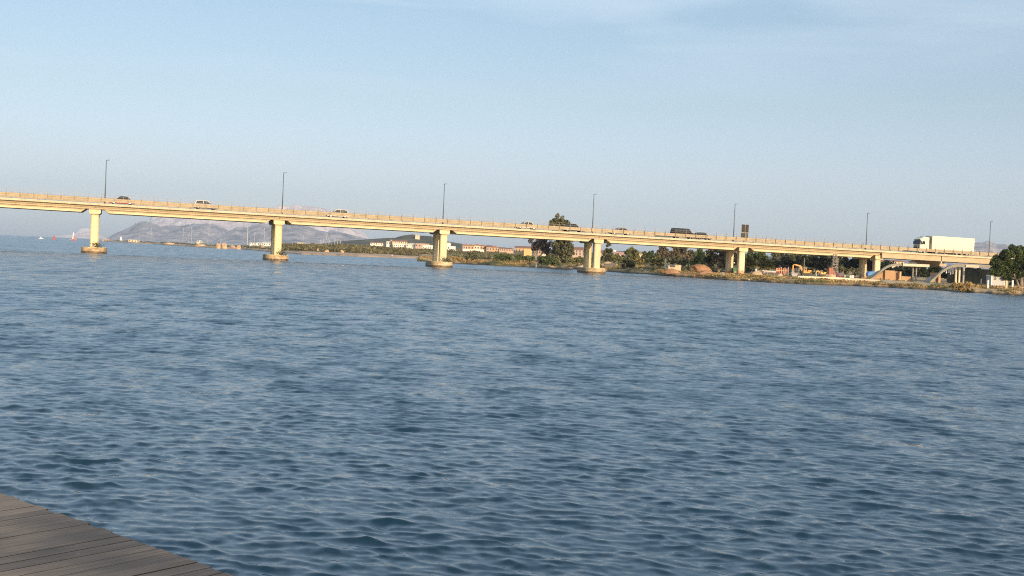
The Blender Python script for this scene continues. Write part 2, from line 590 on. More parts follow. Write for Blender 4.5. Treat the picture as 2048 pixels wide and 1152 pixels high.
ridge('hills', [(425, 486), (440, 473), (470, 457), (490, 451), (520, 446), (545, 442), (562, 443), (600, 449), (625, 455), (640, 460), (665, 462), (690, 467), (715, 472), (735, 478), (745, 488)],
      11500, 1200, maquis, 'darker hazy hills in front of the right half of the pale mountain', seed=14, rough=1.5)
ridge('island', [(104, 476), (112, 471), (125, 470), (145, 468), (153, 463), (160, 457), (170, 455), (178, 457), (190, 464), (205, 471), (217, 477)],
      14000, 900, lime_p, 'small pale pink island far off behind the first pier', seed=19, cat='island')
ridge('hills', [(1780, 530), (1850, 508), (1900, 488), (1935, 480), (1951, 482), (1962, 484), (1985, 487), (1999, 487), (2012, 491), (2030, 497), (2048, 502), (2090, 520), (2140, 545)],
      10500, 1200, maquis, 'blue grey hazy hills behind the truck and the round pine', seed=23)
ridge('hill', [(630, 499), (645, 487), (680, 482), (730, 479), (765, 477), (790, 476), (803, 472), (815, 470), (825, 469), (840, 471), (862, 472), (874, 476), (893, 483), (920, 486), (935, 490), (975, 495), (1000, 498), (1030, 500), (1080, 503), (1150, 505), (1230, 503), (1262, 503), (1330, 509), (1400, 512), (1500, 514), (1560, 512), (1640, 516), (1800, 530)],
      1500, 260, hillm, 'low wooded hill behind the white and orange houses', seed=27, n=700, rough=0.8)

# ------------------------------------------------------------------ bridge
BX, BY, BB = -72.1667, 220.9522, 1.2789
TH = math.pi / 2 - BB
ca_, sa_ = math.cos(TH), math.sin(TH)
EXTRA_R = 250.0
A0, A1, JOIN, JOINT2 = -118.0, 250.0, 156.6, 169.6


def deckz(a):
    s = a / 31.0
    return 8.668 - 0.3253 * s + 0.0034 * s * s


def bw(a, d):
    return BX + a * ca_ - d * sa_, BY + a * sa_ + d * ca_


def a_px(px, d, z):
    """metres along the bridge where the picture column px meets the line at depth d, height z"""
    a = 0.0
    for _ in range(12):
        Y = BY + a * sa_ + d * ca_
        x = wx(px, Y, z)
        a += (x - bw(a, d)[0]) / (ca_ - x / Y * sa_)
    return a


bridge = empty('road_bridge', (BX, BY, 0), TH)
tag(bridge, 'long concrete road bridge on paired columns crossing the water', 'bridge')


def along(prof, a0, a1, step=None):
    """profile of (d, z relative to deck) swept along the bridge"""
    n = max(1, int(math.ceil((a1 - a0) / (step or 15.5))))
    aa = [a0 + (a1 - a0) * i / n for i in range(n + 1)]
    k = len(prof)
    vs, fs = [], []
    for a in aa:
        z = deckz(a)
        vs += [(a, p[0], z + p[1]) for p in prof]
    for i in range(n):
        fs += [(i * k + j, i * k + (j + 1) % k, (i + 1) * k + (j + 1) % k, (i + 1) * k + j) for j in range(k)]
    fs += [tuple(range(k)), tuple(range(n * k, n * k + k))[::-1]]
    return vs, fs


WID = 10.6
b_ = MB(); b_.add(*along([(0, 0.0), (0, -0.36), (0.25, -0.40), (1.0, -0.50), (WID - 1, -0.50), (WID - .25, -0.40), (WID, -.36), (WID, 0), (WID - .7, 0), (WID - .75, -.17), (.75, -.17), (.7, 0)], A0, A1))
b_.build('deck', conc_edge, bridge)
b_ = MB(); b_.add(*along([(.79, -.166), (WID - .79, -.166), (WID - .79, .0), (WID / 2, .16), (.79, .0)], A0, A1))
b_.build('road_surface', asphalt, bridge)

piers_a = [-93.0, -62.0, -31.2, -0.23, 31.36, 62.07, 92.84, 123.86, 155.07]
DG = [1.15, 3.85, 6.55, 9.25]


tide_m = mat('wet_concrete', (.05, .035, .02), .6, col2=(.20, .13, .07), scale=2.0, detail=8)


def girder(a0, a1, d):
    """I shaped girder whose ends are cut back over the piers"""
    mb = MB()
    # cross-section (d offset, z): top flange, web, mid ledge, web, bottom flange
    e = 2.0                                            # half length of the shallow part over a pier
    bot = [(a0 + .03, -1.0), (a0 + e - .55, -1.0), (a0 + e + .25, -1.62), (a1 - e - .25, -1.62), (a1 - e + .55, -1.0), (a1 - .03, -1.0)]

    def strip(zt, zb, y, w, a_s, a_e, m2=None):
        n = 12
        for i in range(n):
            p, q = a_s + (a_e - a_s) * i / n, a_s + (a_e - a_s) * (i + 1) / n
            zp, zq = deckz(p), deckz(q)
            (m2 or mb).add([(p, y, zp + zt), (q, y, zq + zt), (q, y + w, zq + zt), (p, y + w, zp + zt),
                    (p, y, zp + zb), (q, y, zq + zb), (q, y + w, zq + zb), (p, y + w, zp + zb)],
                   [(0, 1, 2, 3), (4, 7, 6, 5), (0, 4, 5, 1), (3, 2, 6, 7)] + ([(0, 3, 7, 4)] if i == 0 else []) + ([(1, 5, 6, 2)] if i == n - 1 else []))
    strip(-.47, -.70, d - .38, .76, a0 + .03, a1 - .03)
    strip(-.70, -.99, d - .22, .44, a0 + .03, a1 - .03)
    strip(-.99, -1.30, d - .15, .30, a0 + e, a1 - e)
    s0, s1 = a0 + e, a1 - e
    for (p, sgn) in ((s0 + .25, -1), (s1 - .25, 1)):   # slanting end of the deep part
        z = deckz(p)
        mb.prism([(p, z - 1.62), (p, z - 1.0), (p + sgn * .8, z - 1.0)], d - .30, d + .30)
    fl = MB(); strip(-1.30, -1.62, d - .36, .72, s0 + .25, s1 - .25, fl)
    return mb, fl


nearlabel = 'outer girder'
ends = [A0 + 2] + piers_a + [JOIN + .0]
for i in range(len(piers_a)):
    a0 = -118.0 if i == 0 else piers_a[i - 1]
    a1 = piers_a[i]
    for d in DG:
        g1, g2 = girder(a0, a1, d)
        g2.build('bottom_flange', conc_pale, g1.build('girder', conc, bridge))  # pale flange, darker stained web: light and overhang shade put into the colours
# plain deeper beams over the land
for (a0, a1) in ((155.3, 169.5), (169.7, 181.6), (181.8, 215.0), (215.2, 250)):
    for d in (0.75, WID - .75 - .5):
        b_ = MB(); b_.add(*along([(d - .35, -.40), (d + .5, -.40), (d + .5, -1.5), (d - .45, -1.5), (d - .45, -1.34), (d - .35, -1.30)], a0, a1))
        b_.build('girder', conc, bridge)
    b_ = MB(); b_.add(*along([(1.4, -.52), (WID - 1.9, -.52), (WID - 1.9, -1.2), (1.4, -1.2)], a0, a1))
    b_.build('soffit_slab', conc_grey, bridge)
# joint bracket with its bearing block
z = deckz(169.6)
MB().box(169.35, 169.62, .15, 9.5, z - 1.95, z - 1.51).build('bearing_bracket', conc_edge, bridge)
MB().box(169.5, 171.2, .8, 9.0, z - 2.55, z - 1.96).build('bearing_block', mat('pinkish_concrete', (.48, .33, .24), .9), bridge)
# service pipe run along the outer girder
b_ = MB(); b_.add(*along([(0.62, -.93), (0.74, -.93), (0.74, -1.0), (0.62, -1.0)], A0, 155))
b_.build('service_pipe', conc_edge, bridge)

for i, a in enumerate(piers_a):
    z = deckz(a)
    land = a > 110
    gl = 0.9 if land else 0.2
    cap = MB()
    cap.prism([(a - .98, z - 1.02), (a - .98, z - 1.66), (a - .72, z - 1.86), (a + .72, z - 1.86), (a + .98, z - 1.66), (a + .98, z - 1.02)], .95, WID - .95)
    cp = cap.build('pier', conc_pale, bridge)
    for dcol in (2.0, 7.07):
        cb = MB()
        cb.prism([(a - .66, dcol - .45), (a - .5, dcol - .62), (a + .5, dcol - .62), (a + .66, dcol - .45), (a + .66, dcol + .45), (a + .5, dcol + .62), (a - .5, dcol + .62), (a - .66, dcol + .45)], (0.2 if land else .9), z - 1.84, axis='z')
        cb.build('column', conc_pale if not land else None, cp)
        if land:
            M = bpy.data.materials.get('stained_column')
            if not M:
                M = mat('stained_column', (0.62, 0.53, 0.36), 0.85, var=.07, scale=.5, detail=8)
                n, l = M.node_tree.nodes, M.node_tree.links
                bb = n['Principled BSDF']
                src = bb.inputs['Base Color'].links[0].from_socket
                g = n.new('ShaderNodeNewGeometry'); sp_ = n.new('ShaderNodeSeparateXYZ'); l.new(g.outputs['Position'], sp_.inputs[0])
                x = n.new('ShaderNodeTexNoise'); x.inputs['Scale'].default_value = 1.4; x.inputs['Detail'].default_value = 5
                mp_ = n.new('ShaderNodeMapping'); mp_.inputs['Scale'].default_value = (1, 1, 2.2); l.new(g.outputs['Position'], mp_.inputs[0]); l.new(mp_.outputs[0], x.inputs['Vector'])
                ma = n.new('ShaderNodeMath'); ma.operation = 'MULTIPLY_ADD'; ma.inputs[1].default_value = -.28; l.new(sp_.outputs[2], ma.inputs[0]); ma.inputs[2].default_value = .45
                ad = n.new('ShaderNodeMath'); ad.operation = 'ADD'; l.new(ma.outputs[0], ad.inputs[0]); l.new(x.outputs[0], ad.inputs[1])
                mr = n.new('ShaderNodeMapRange'); mr.inputs[1].default_value = .45; mr.inputs[2].default_value = .62; l.new(ad.outputs[0], mr.inputs[0])
                mx = n.new('ShaderNodeMix'); mx.data_type = 'RGBA'; mx.inputs[7].default_value = (.42, .20, .10, 1)
                l.new(mr.outputs[0], mx.inputs[0]); l.new(src, mx.inputs[6]); l.new(mx.outputs[2], bb.inputs['Base Color'])
            cp.children[-1].data.materials.clear(); cp.children[-1].data.materials.append(M)
    if not land:
        pts = []
        for k in range(13):
            t = math.pi * k / 12
            pts.append((a + 2.1 * math.cos(t), 6.4 + 2.1 * math.sin(t) + .2))
        for k in range(13):
            t = math.pi + math.pi * k / 12
            pts.append((a + 2.1 * math.cos(t), 2.6 + 2.1 * math.sin(t)))
        MB().prism(pts, -.9, 0.98, axis='z').build('footing', conc_foot, cp, bevel=.06)
        MB().prism([(a + (p[0] - a) * 1.008, 4.5 + (p[1] - 4.5) * 1.004) for p in pts], -.9, 0.36, axis='z').build('tide_band', tide_m, cp)
        MB().prism([(a + (p[0] - a) * .985, 4.5 + (p[1] - 4.5) * .99) for p in pts], .985, 1.05, axis='z').build('footing_top', conc_pale, cp)

# near guardrail: posts as parts, two beams, thin hand rails; the far rail's posts are one part
post = MB(); post.box(-.06, .06, -.05, .05, 0, 1.05); post.box(-.025, .025, -.12, -.07, 0.2, 1.68)
first = None
npost = 0
rest = MB()
a = -118.0
k = 0
while a < 249:
    z = deckz(a)
    if -16.5 < a < 197 and npost < 98:
        if first is None:
            first = post.build('rail_post', galv_post, bridge)
            o = first
        else:
            o = first.copy(); C.objects.link(o)
        o.location = (a, .38, z); npost += 1
    else:
        rest.box(a - .06, a + .06, .33, .43, z, z + 1.05)
        rest.box(a - .025, a + .025, .26, .31, z + .2, z + 1.68)
    rest.box(a - .06, a + .06, WID - .5, WID - .4, z, z + 1.05)
    rest.box(a - .025, a + .025, WID - .28, WID - .23, z + .2, z + 1.68)
    a += 2.2 + .03 * math.sin(k * 2.1); k += 1
o = rest.build('rail_posts', galv_post, bridge); o['kind'] = 'stuff'
for side, name in ((0, 'near'), (1, 'far')):
    def sd(d): return WID - d if side else d
    b_ = MB()
    for (zc_) in (.52, .80):                           # W beams, each with its two ridges
        pr = [(.42, zc_ - .16), (.47, zc_ - .10), (.42, zc_ - .0), (.47, zc_ + .10), (.42, zc_ + .16), (.445, zc_ + .16), (.495, zc_ + .1), (.445, zc_), (.495, zc_ - .1), (.445, zc_ - .16)]
        b_.add(*along([(sd(p), q) for p, q in pr], A0, A1))
    b_.build('guard_beam', galv, bridge)
    b_ = MB()
    for zz in (1.25, 1.64):
        b_.add(*along([(sd(.25), zz), (sd(.265), zz), (sd(.265), zz + .014), (sd(.25), zz + .014)], A0, A1))
    b_.build('hand_rail', galv, bridge)

# street lamps on the far edge
def make_lamp():
    root = empty('street_lamp')
    MB().tube((0, 0, 0), (0, 0, 8.1), .115, .062, 10).build('pole', lamp_metal, root, smooth=True)
    MB().box(-.2, .2, -.2, .2, 0, .25).build('base', conc_grey, root, bevel=.03)
    MB().prism([(-.05, 8.08), (.55, 8.16), (.6, 8.22), (.5, 8.28), (-.05, 8.2)], -.13, .13).build('lamp_head', lamp_metal, root, bevel=.02)
    return root


lamp0 = make_lamp()
lamp_lab = ['tall slim grey lamp post just left of the red car', 'tall slim lamp post above the second pier', 'slim lamp post above the third pier, between the cream car and the cream sedan',
            'slim lamp post just right of the tree that tops the bridge', 'slim lamp post beside the tall sign seen from behind', 'slim lamp post left of the white truck',
            'slim lamp post standing between the truck and the round pine']
lpx = [(0, 210), (1, 564.5), (2, 886), (3, 1185), (4, 1467), (5, 1732), (6, 1978)]
for i, (s, px) in enumerate(lpx):
    o = lamp0 if i == 0 else copy_tree(lamp0)
    d = 8.9 + .9
    a = a_px(px, d, deckz(s * 31) + 1)
    x, y = bw(a, d)
    o.location = (x, y, deckz(a) - .1)
    o.rotation_euler.z = TH
    tag(o, lamp_lab[i], 'street lamp', 'street lamps along the bridge')
for s in (-1, -2, 7):
    o = copy_tree(lamp0); a = s * 31 + 1.5
    x, y = bw(a, 9.8); o.location = (x, y, deckz(a) - .1)
    tag(o, 'slim lamp post on the bridge beyond the edge of the view', 'street lamp', 'street lamps along the bridge')

# sign seen from behind, on the far edge
a = a_px(1489.5, 9.9, 9); x, y = bw(a, 9.9); z0 = deckz(a)
sign = empty('road_sign', (x, y, z0 - .1), TH)
tag(sign, 'tall road sign seen from behind, two stacked dark panels on a post above the bridge', 'road sign')
dkp = mat('sign_back', (.022, .018, .016), .7, var=.3)
MB().tube((0, .1, 0), (0, .1, 3.0), .08, n=8).build('post', galv_post, sign)
MB().box(-.86, .74, -.10, -.05, 2.42, 4.05).build('panel', dkp, sign)
MB().box(-.90, .70, -.10, -.05, .95, 2.26).build('panel', dkp, sign)
fr = MB()
fr.box(-.86, .74, -.15, -.105, 2.28, 2.40)
fr.box(-.10, -.01, -.16, -.105, 2.41, 4.05)
fr.box(.06, .20, -.17, -.105, .6, 2.27)
fr.box(-.92, -.86, -.15, -.105, 2.41, 4.05); fr.box(.74, .80, -.15, -.105, 2.41, 4.05)
fr.build('frame', galv_post, sign)

# ------------------------------------------------------------------ vehicles
def wheel(mb_parent, x, y, r=.32, w=.2):
    s = 1 if y > 0 else -1
    t = MB().tube((x, y - s * w, r), (x, y, r), r, n=18).build('wheel', rubber, mb_parent)
    MB().tube((x, y - s * .02, r), (x, y + s * .015, r), r * .62, n=14).build('rim', rim_m, t)


def car(name, label, px, d, facing, paint, L=4.3, Wd=1.75, Ht=1.48, style='hatch', group='cars crossing the bridge', roofm=None):
    a = a_px(px, d, deckz(0) - 1)
    for _ in range(3): a = a_px(px, d, deckz(a) + .7)
    x, y = bw(a, d)
    slope = 0.0104
    root = empty(name, (x, y, deckz(a) + .10), TH + (math.pi if facing < 0 else 0), slope * (1 if facing > 0 else -1))
    tag(root, label, 'car', group)
    h = L / 2
    belt = Ht * .62
    if style == 'hatch':
        low = [(-h, .30), (-h + .02, belt * .85), (-h + .12, belt), (h * .35, belt), (h * .80, belt * .84), (h * .97, belt * .62), (h, .34), (h - .1, .20), (-h + .1, .2)]
        top = [(-h + .12, belt - .01), (-h + .42, Ht - .08), (-h + .8, Ht), (h * .05, Ht), (h * .22, Ht - .08), (h * .46, belt - .01)]
        wnd = [(-h + .34, belt + .02), (-h + .56, Ht - .16), (-h + .95, Ht - .10), (h * .05, Ht - .10), (h * .18, Ht - .16), (h * .38, belt + .02)]
    elif style == 'sedan':
        low = [(-h, .32), (-h + .02, belt * .86), (-h + .15, belt * .98), (-h * .55, belt), (h * .35, belt), (h * .82, belt * .82), (h * .97, belt * .62), (h, .34), (h - .1, .2), (-h + .1, .2)]
        top = [(-h * .66, belt - .01), (-h * .42, Ht - .05), (-h * .25, Ht), (h * .06, Ht), (h * .18, Ht - .05), (h * .44, belt - .01)]
        wnd = [(-h * .56, belt + .02), (-h * .38, Ht - .13), (-h * .25, Ht - .09), (h * .05, Ht - .09), (h * .15, Ht - .14), (h * .34, belt + .02)]
    else:                                              # tall wagon
        low = [(-h, .36), (-h + .01, belt), (h * .45, belt), (h * .82, belt * .90), (h * .97, belt * .68), (h, .4), (h - .1, .26), (-h + .08, .26)]
        top = [(-h + .03, belt - .01), (-h + .16, Ht - .08), (-h + .4, Ht), (h * .28, Ht), (h * .40, Ht - .08), (h * .60, belt - .01)]
        wnd = [(-h + .16, belt + .02), (-h + .26, Ht - .18), (-h + .5, Ht - .11), (h * .27, Ht - .11), (h * .37, Ht - .18), (h * .52, belt + .02)]
    y2 = Wd / 2
    body = MB().prism(low, -y2, y2)
    yt = y2 - .18                                      # cabin leans in towards the roof
    n = len(top)
    vs = [(p[0], -(y2 - .05 if p[1] < belt + .05 else yt), p[1]) for p in top] + [(p[0], (y2 - .05 if p[1] < belt + .05 else yt), p[1]) for p in top]
    body.build('body', paint, root, bevel=.05)
    body = MB()
    body.add(vs, [tuple(range(n)), tuple(range(2 * n - 1, n - 1, -1))] + [(i, n + i, n + (i + 1) % n, (i + 1) % n) for i in range(n)])
    body.build('cabin_roof', roofm or paint, root, bevel=.05)
    for s in (-1, 1):
        g = MB()
        vs = [(p[0], s * ((y2 - .035) - (y2 - yt - .035) * max(0, (p[1] - belt)) / (Ht - belt)), p[1]) for p in wnd]
        vs2 = [(q[0], q[1] + s * .012, q[2]) for q in vs]
        m_ = len(vs)
        g.add(vs + vs2, [tuple(range(m_)), tuple(range(2 * m_ - 1, m_ - 1, -1))] + [(i, m_ + i, m_ + (i + 1) % m_, (i + 1) % m_) for i in range(m_)])
        w_ = g.build('side_window', glass, root)
        xm = (wnd[0][0] + wnd[-1][0]) / 2 + .05
        MB().box(xm - .04, xm + .04, s * (y2 - .08) - .05, s * (y2 - .08) + .05, belt + .02, Ht - .12).build('door_pillar', paint, root)
        MB().box(h * .34, h * .34 + .12, s * (y2 + .06) - .08, s * (y2 + .06) + .08, belt, belt + .13).build('mirror', black_pl, root)
        MB().box(h - .22, h - .02, s * (y2 - .22) - .16, s * (y2 - .22) + .16, belt * .66, belt * .66 + .13).build('headlight', lens_m, root)
        MB().box(-h - .012, -h + .1, s * (y2 - .2) - .12, s * (y2 - .2) + .12, belt * .75, belt * .75 + .16).build('tail_light', red_lens, root)
        wheel(root, h * .64, s * (y2 - .0)); wheel(root, -h * .62, s * (y2 - .0))
    p0, p1 = top[-1], top[-2]
    q = MB()
    q.add([(p0[0] + .01, -y2 + .16, p0[1] + .02), (p0[0] + .01, y2 - .16, p0[1] + .02), (p1[0] + .01, yt - .06, p1[1] - .03), (p1[0] + .01, -yt + .06, p1[1] - .03)], [(0, 1, 2, 3)])
    o = q.build('windshield', glass, root)
    sm = o.modifiers.new('thick', 'SOLIDIFY'); sm.thickness = .03
    return root


p_red = mat('red_paint', (.36, .014, .014), .4, var=.05, coat=.2)
p_silver = mat('silver_paint', (.42, .43, .45), .4, var=.05, coat=.2, metal=.0)
p_cream = mat('cream_paint', (.46, .42, .34), .4, var=.05, coat=.2)
p_white = mat('white_car_paint', (.50, .47, .41), .4, var=.03, coat=.2)
p_dark = mat('dark_blue_paint', (.004, .005, .008), .4, var=.1, spec=.15)
p_tan = mat('champagne_paint', (.22, .20, .15), .4, var=.05, coat=.2, metal=.2)
p_black = mat('black_paint', (.004, .004, .005), .4, var=.1, spec=.15)
car('car', 'red car with a dark roof beside the lamp post over the first pier', 244, 4.2, -1, p_red, L=4.4, style='sedan', Ht=1.46, roofm=p_black)
car('car', 'silver tall hatchback left of the middle of the second span', 411, 3.4, 1, p_silver, L=4.2, style='hatch', Ht=1.62)
car('car', 'cream hatchback between the second and third lamp posts', 675, 4.2, -1, p_cream, L=4.2, style='hatch', Ht=1.56)
car('car', 'pale cream sedan left of the tree that tops the bridge', 1052, 4.2, -1, p_white, L=4.4, style='sedan', Ht=1.48)
car('car', 'dark car with blue black windows in front of the tall tree', 1146, 3.4, 1, p_dark, L=4.5, style='sedan', Ht=1.56)
car('car', 'champagne low car between the tree and the dark van', 1240, 4.4, -1, p_tan, L=4.5, style='sedan', Ht=1.44)
car('van', 'tall dark blue van with long side windows followed closely by a small black car', 1366, 3.4, 1, p_dark, L=5.0, Wd=1.9, Ht=2.0, style='wagon')['category'] = 'van'
car('car', 'small black car just ahead of the dark van', 1405, 3.4, 1, p_black, L=3.5, style='hatch', Ht=1.42)

# the articulated truck, front to the left
aF = a_px(1833, 6.2, deckz(162) + 2)
aR = a_px(1949, 4.9, deckz(177) + 3)
a = aF
x, y = bw(a, 6.2)
tr = empty('truck', (x, y, deckz(a) - .1 + .05), TH + math.pi, -0.0104)
tag(tr, 'white articulated truck with a long plain trailer facing left on the bridge', 'truck')
# local +x = forward; cab front at x=0
LT = (aR - aF)
cabm = MB()
cabm.prism([(-2.3, .9), (-2.3, 3.55), (-1.9, 3.72), (-.75, 3.62), (-.22, 2.95), (-.05, 1.9), (0, 1.0), (0, .42), (-.7, .42), (-.8, .95), (-1.8, .95), (-2.1, .6), (-2.3, .6)], -1.24, 1.24)
cab = cabm.build('cab', truck_white, tr, bevel=.09)
MB().prism([(-.02, 2.02), (.03, 2.02), (-.18, 2.98), (-.23, 2.98)], -1.1, 1.1).build('windshield', glass, tr)
MB().box(.0, .045, -.98, .98, .95, 1.75).build('grille', black_pl, tr)
MB().box(-.06, .08, -1.26, 1.26, .38, .72).build('bumper', truck_white, tr, bevel=.03)
MB().prism([(-.28, 2.98), (-.02, 3.06), (-.05, 3.2), (-.42, 3.3)], -1.15, 1.15).build('sun_visor', truck_white, tr)
for s in (-1, 1):
    g = MB().prism([(-1.28, 2.05), (-1.25, 2.72), (-.62, 2.72), (-.45, 2.05)], s * 1.235, s * 1.262)
    g.build('side_window', glass, tr)
    MB().box(-.30, -.16, s * 1.42 - .1, s * 1.42 + .1, 2.0, 2.75).build('mirror', black_pl, tr, bevel=.03)
    MB().box(-.02, .06, s * .95 - .2, s * .95 + .2, .75, .94).build('headlight', lens_m, tr)
    MB().box(-2.28, -1.55, s * 1.1 - .12, s * 1.1 + .12, 3.62, 3.78).build('roof_trim', black_pl, tr)
    for wxp in (-1.3,):
        t_ = MB().tube((wxp, s * 1.22, .5), (wxp, s * .9, .5), .5, n=20).build('wheel', rubber, tr)
        MB().tube((wxp, s * 1.20, .5), (wxp, s * 1.235, .5), .28, n=14).build('rim', rim_m, t_)
    for wxp in (-LT + 1.7, -LT + 3.0, -LT + 4.3, -4.3):
        t_ = MB().tube((wxp, s * 1.22, .5), (wxp, s * .75, .5), .5, n=20).build('wheel', rubber, tr)
        MB().tube((wxp, s * 1.20, .5), (wxp, s * 1.235, .5), .28, n=14).build('rim', rim_m, t_)
    MB().box(-LT + 5.6, -5.2, s * 1.2 - .02, s * 1.2 + .02, .5, 1.0).build('side_guard', galv, tr)
MB().box(-LT + .2, -2.3, -.45, .45, .78, 1.12).build('chassis', black_pl, tr)
MB().box(-LT, -2.95, -1.275, 1.275, 1.14, 3.98).build('trailer_box', truck_white, tr, bevel=.04)
MB().box(-LT - .02, -LT - .0, -1.2, 1.2, 1.2, 3.9).build('rear_door', white_paint, tr)
MB().box(-2.93, -2.55, -.9, .9, 2.5, 3.6).build('cooling_unit', black_pl, tr, bevel=.03)


# ------------------------------------------------------------------ trees and shrubs
olive = leaf_mat('olive_leaves', (.095, .098, .036), (.195, .185, .070))
green = leaf_mat('green_leaves', (.045, .068, .024), (.120, .145, .048))
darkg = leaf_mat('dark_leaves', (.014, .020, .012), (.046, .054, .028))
brown = leaf_mat('brownish_leaves', (.088, .073, .048), (.190, .155, .105))
purpl = leaf_mat('bare_brown_twigs', (.065, .048, .040), (.150, .112, .090))
pineg = leaf_mat('pine_needles', (.024, .040, .014), (.075, .100, .032))
dryg = leaf_mat('dry_brush', (.21, .145, .055), (.42, .29, .125))


def crown(blobs, root_loc, Y, leaf, dens, k=16, flat=1.0, depth=1.0):
    Cs, Ss, Ts = [], [], []
    for (px, py, rx, ry) in blobs:
        x, z = at(px, py, Y)
        ax, az = rx * 1.10 * Y / F, ry * 1.10 * Y / F
        ay = ax * .8 * depth
        y = Y + nrs.uniform(-.3, .3) * ax * depth
        kk = max(5, int(k * (ax * az) ** .5 / 3.0))
        for _ in range(kk):
            d = nrs.normal(size=3); d /= np.linalg.norm(d)
            rr = nrs.uniform(.45, .85)
            c = np.array([x + d[0] * ax * rr, y + d[1] * ay * rr, z + d[2] * az * rr])
            sr_ = nrs.uniform(.22, .40) * min(ax, az) + .15
            n = int(44 * dens * sr_ * sr_ / leaf / leaf * .55) + 6
            q = nrs.normal(size=(n, 3)); q /= np.linalg.norm(q, axis=1)[:, None]
            q *= nrs.uniform(.55, 1.08, size=(n, 1)) * sr_
            q[:, 2] *= flat
            Cs.append(c + q); Ss.append(leaf * nrs.uniform(.55, 1.15, n)); Ts.append(np.full(n, nrs.uniform(.72, 1.28)) * nrs.uniform(.85, 1.15, n))
    V, Fq, t = leaves(np.concatenate(Cs) - np.array(root_loc), np.concatenate(Ss), tints=np.concatenate(Ts))
    return V, Fq, t


def tree(name, label, cat, Y, bpx, blobs, m_, leaf=.30, dens=1.0, trunks=None, land='C', group=None, bark=None, k=16, tr_=.16, flat=1.0, extra=None):
    x, z = gz(bpx, Y, land)
    root = empty(name, (x, Y, z - .05))
    tag(root, label, cat, group)
    loc = (x, Y, z - .05)
    V, Fq, t = crown(blobs, loc, Y, leaf, dens, k, flat)
    np_mesh('crown' if cat != 'shrub' else 'foliage', V, Fq, m_, {'tint': t}, parent=root)
    for (b2, m2) in (extra or []):
        V, Fq, t = crown(b2, loc, Y, leaf, dens, k, flat)
        np_mesh('crown' if cat != 'shrub' else 'foliage', V, Fq, m2, {'tint': t}, parent=root)
    if cat == 'shrub' and not trunks: return root
    mb = MB()
    if trunks is None:
        trunks = []
        big = sorted(blobs, key=lambda q: -q[2] * q[3])[:3]
        for q in big: trunks.append((bpx + rnd.uniform(-1, 1), q[0], q[1]))
    for (p0, p1, py1) in trunks:
        xa = wx(p0, Y, z) - x
        xb, zb = at(p1, py1, Y)
        xb -= x; zb -= z
        mid = (xa * .75 + xb * .25 + rnd.uniform(-.2, .2), rnd.uniform(-.3, .3), zb * .45)
        mb.tube((xa, 0, -.3), mid, tr_, tr_ * .75, 7)
        mb.tube(mid, (xb, rnd.uniform(-.5, .5), zb), tr_ * .75, tr_ * .25, 6)
        for _ in range(3):
            f_ = rnd.uniform(.3, .9)
            s_ = [mid[i] + ((xb, 0, zb)[i] - mid[i]) * f_ for i in range(3)]
            mb.tube(s_, (s_[0] + rnd.uniform(-1, 1) * zb * .22, rnd.uniform(-1, 1), s_[2] + zb * rnd.uniform(.08, .25)), tr_ * .35, tr_ * .1, 5)
    mb.build('trunk', bark or wood_grey, root, smooth=True)
    return root


GT = 'trees on the bank behind the bridge'
GS = 'shrubs on the far bank'
tree('tall_tree', 'tallest tree, its dark olive crown rising above the bridge deck', 'tree', 345, 1116,
     [(1117, 437, 9, 9), (1108, 447, 14, 9), (1127, 446, 12, 9), (1136, 452, 6, 7), (1119, 456, 18, 9), (1122, 474, 24, 14), (1124, 495, 26, 16), (1130, 515, 18, 16), (1112, 510, 12, 16), (1138, 500, 10, 16)],
     mat_t := leaf_mat('eucalyptus_leaves', (.060, .064, .034), (.155, .152, .084)), leaf=.42, trunks=[(1116, 1120, 470), (1113, 1103, 480), (1118, 1128, 500), (1115, 1110, 455)], group=GT, bark=pale_bark, k=20, tr_=.3)
tree('bare_tree', 'purple brown half bare tree left of the tallest tree, under the deck', 'tree', 352, 1078,
     [(1066, 483, 10, 9), (1080, 486, 14, 12), (1092, 493, 12, 13), (1072, 497, 8, 8), (1098, 505, 8, 8)], purpl, leaf=.30, dens=.75,
     trunks=[(1072, 1071, 490), (1072, 1082, 480), (1074, 1090, 500), (1073, 1062, 488)], group=GT, bark=pale_bark, tr_=.22)
tree('hedge_shrub', 'dark green bush left of the yellow sunlit house front, by the dry grass', 'shrub', 342, 1010, [(996, 513, 8, 6), (1008, 512, 10, 7), (1022, 515, 10, 6), (1035, 516, 9, 5)], green, group=GS)
tree('hedge_shrub', 'green bush in front of the yellow sunlit house', 'shrub', 342, 1050, [(1042, 516, 7, 6), (1052, 517, 9, 6), (1062, 519, 7, 6)], green, group=GS)
tree('round_shrub', 'round dark green bush at the foot of the tallest tree', 'shrub', 332, 1095, [(1082, 518, 9, 8), (1094, 520, 11, 9), (1106, 522, 9, 8), (1118, 524, 8, 9)], green, group=GS)
tree('round_shrub', 'light green low bush between the tallest tree and the fourth pier', 'shrub', 330, 1150, [(1143, 519, 8, 7), (1158, 520, 8, 7), (1168, 522, 5, 6)], olive, group=GS)
tree('pine_tree', 'narrow grey green tree with a pointed top just right of the fourth pier', 'tree', 360, 1217, [(1217, 491, 5, 6), (1215, 499, 8, 7), (1221, 505, 9, 8), (1213, 513, 9, 9), (1223, 516, 8, 8)], mat_t, leaf=.34, group=GT)
tree('round_tree', 'round yellow green tree in the middle of the span after the fourth pier', 'tree', 325, 1263, [(1265, 500, 9, 7), (1258, 507, 10, 8), (1272, 510, 9, 9), (1264, 516, 12, 8)], olive, group=GT)
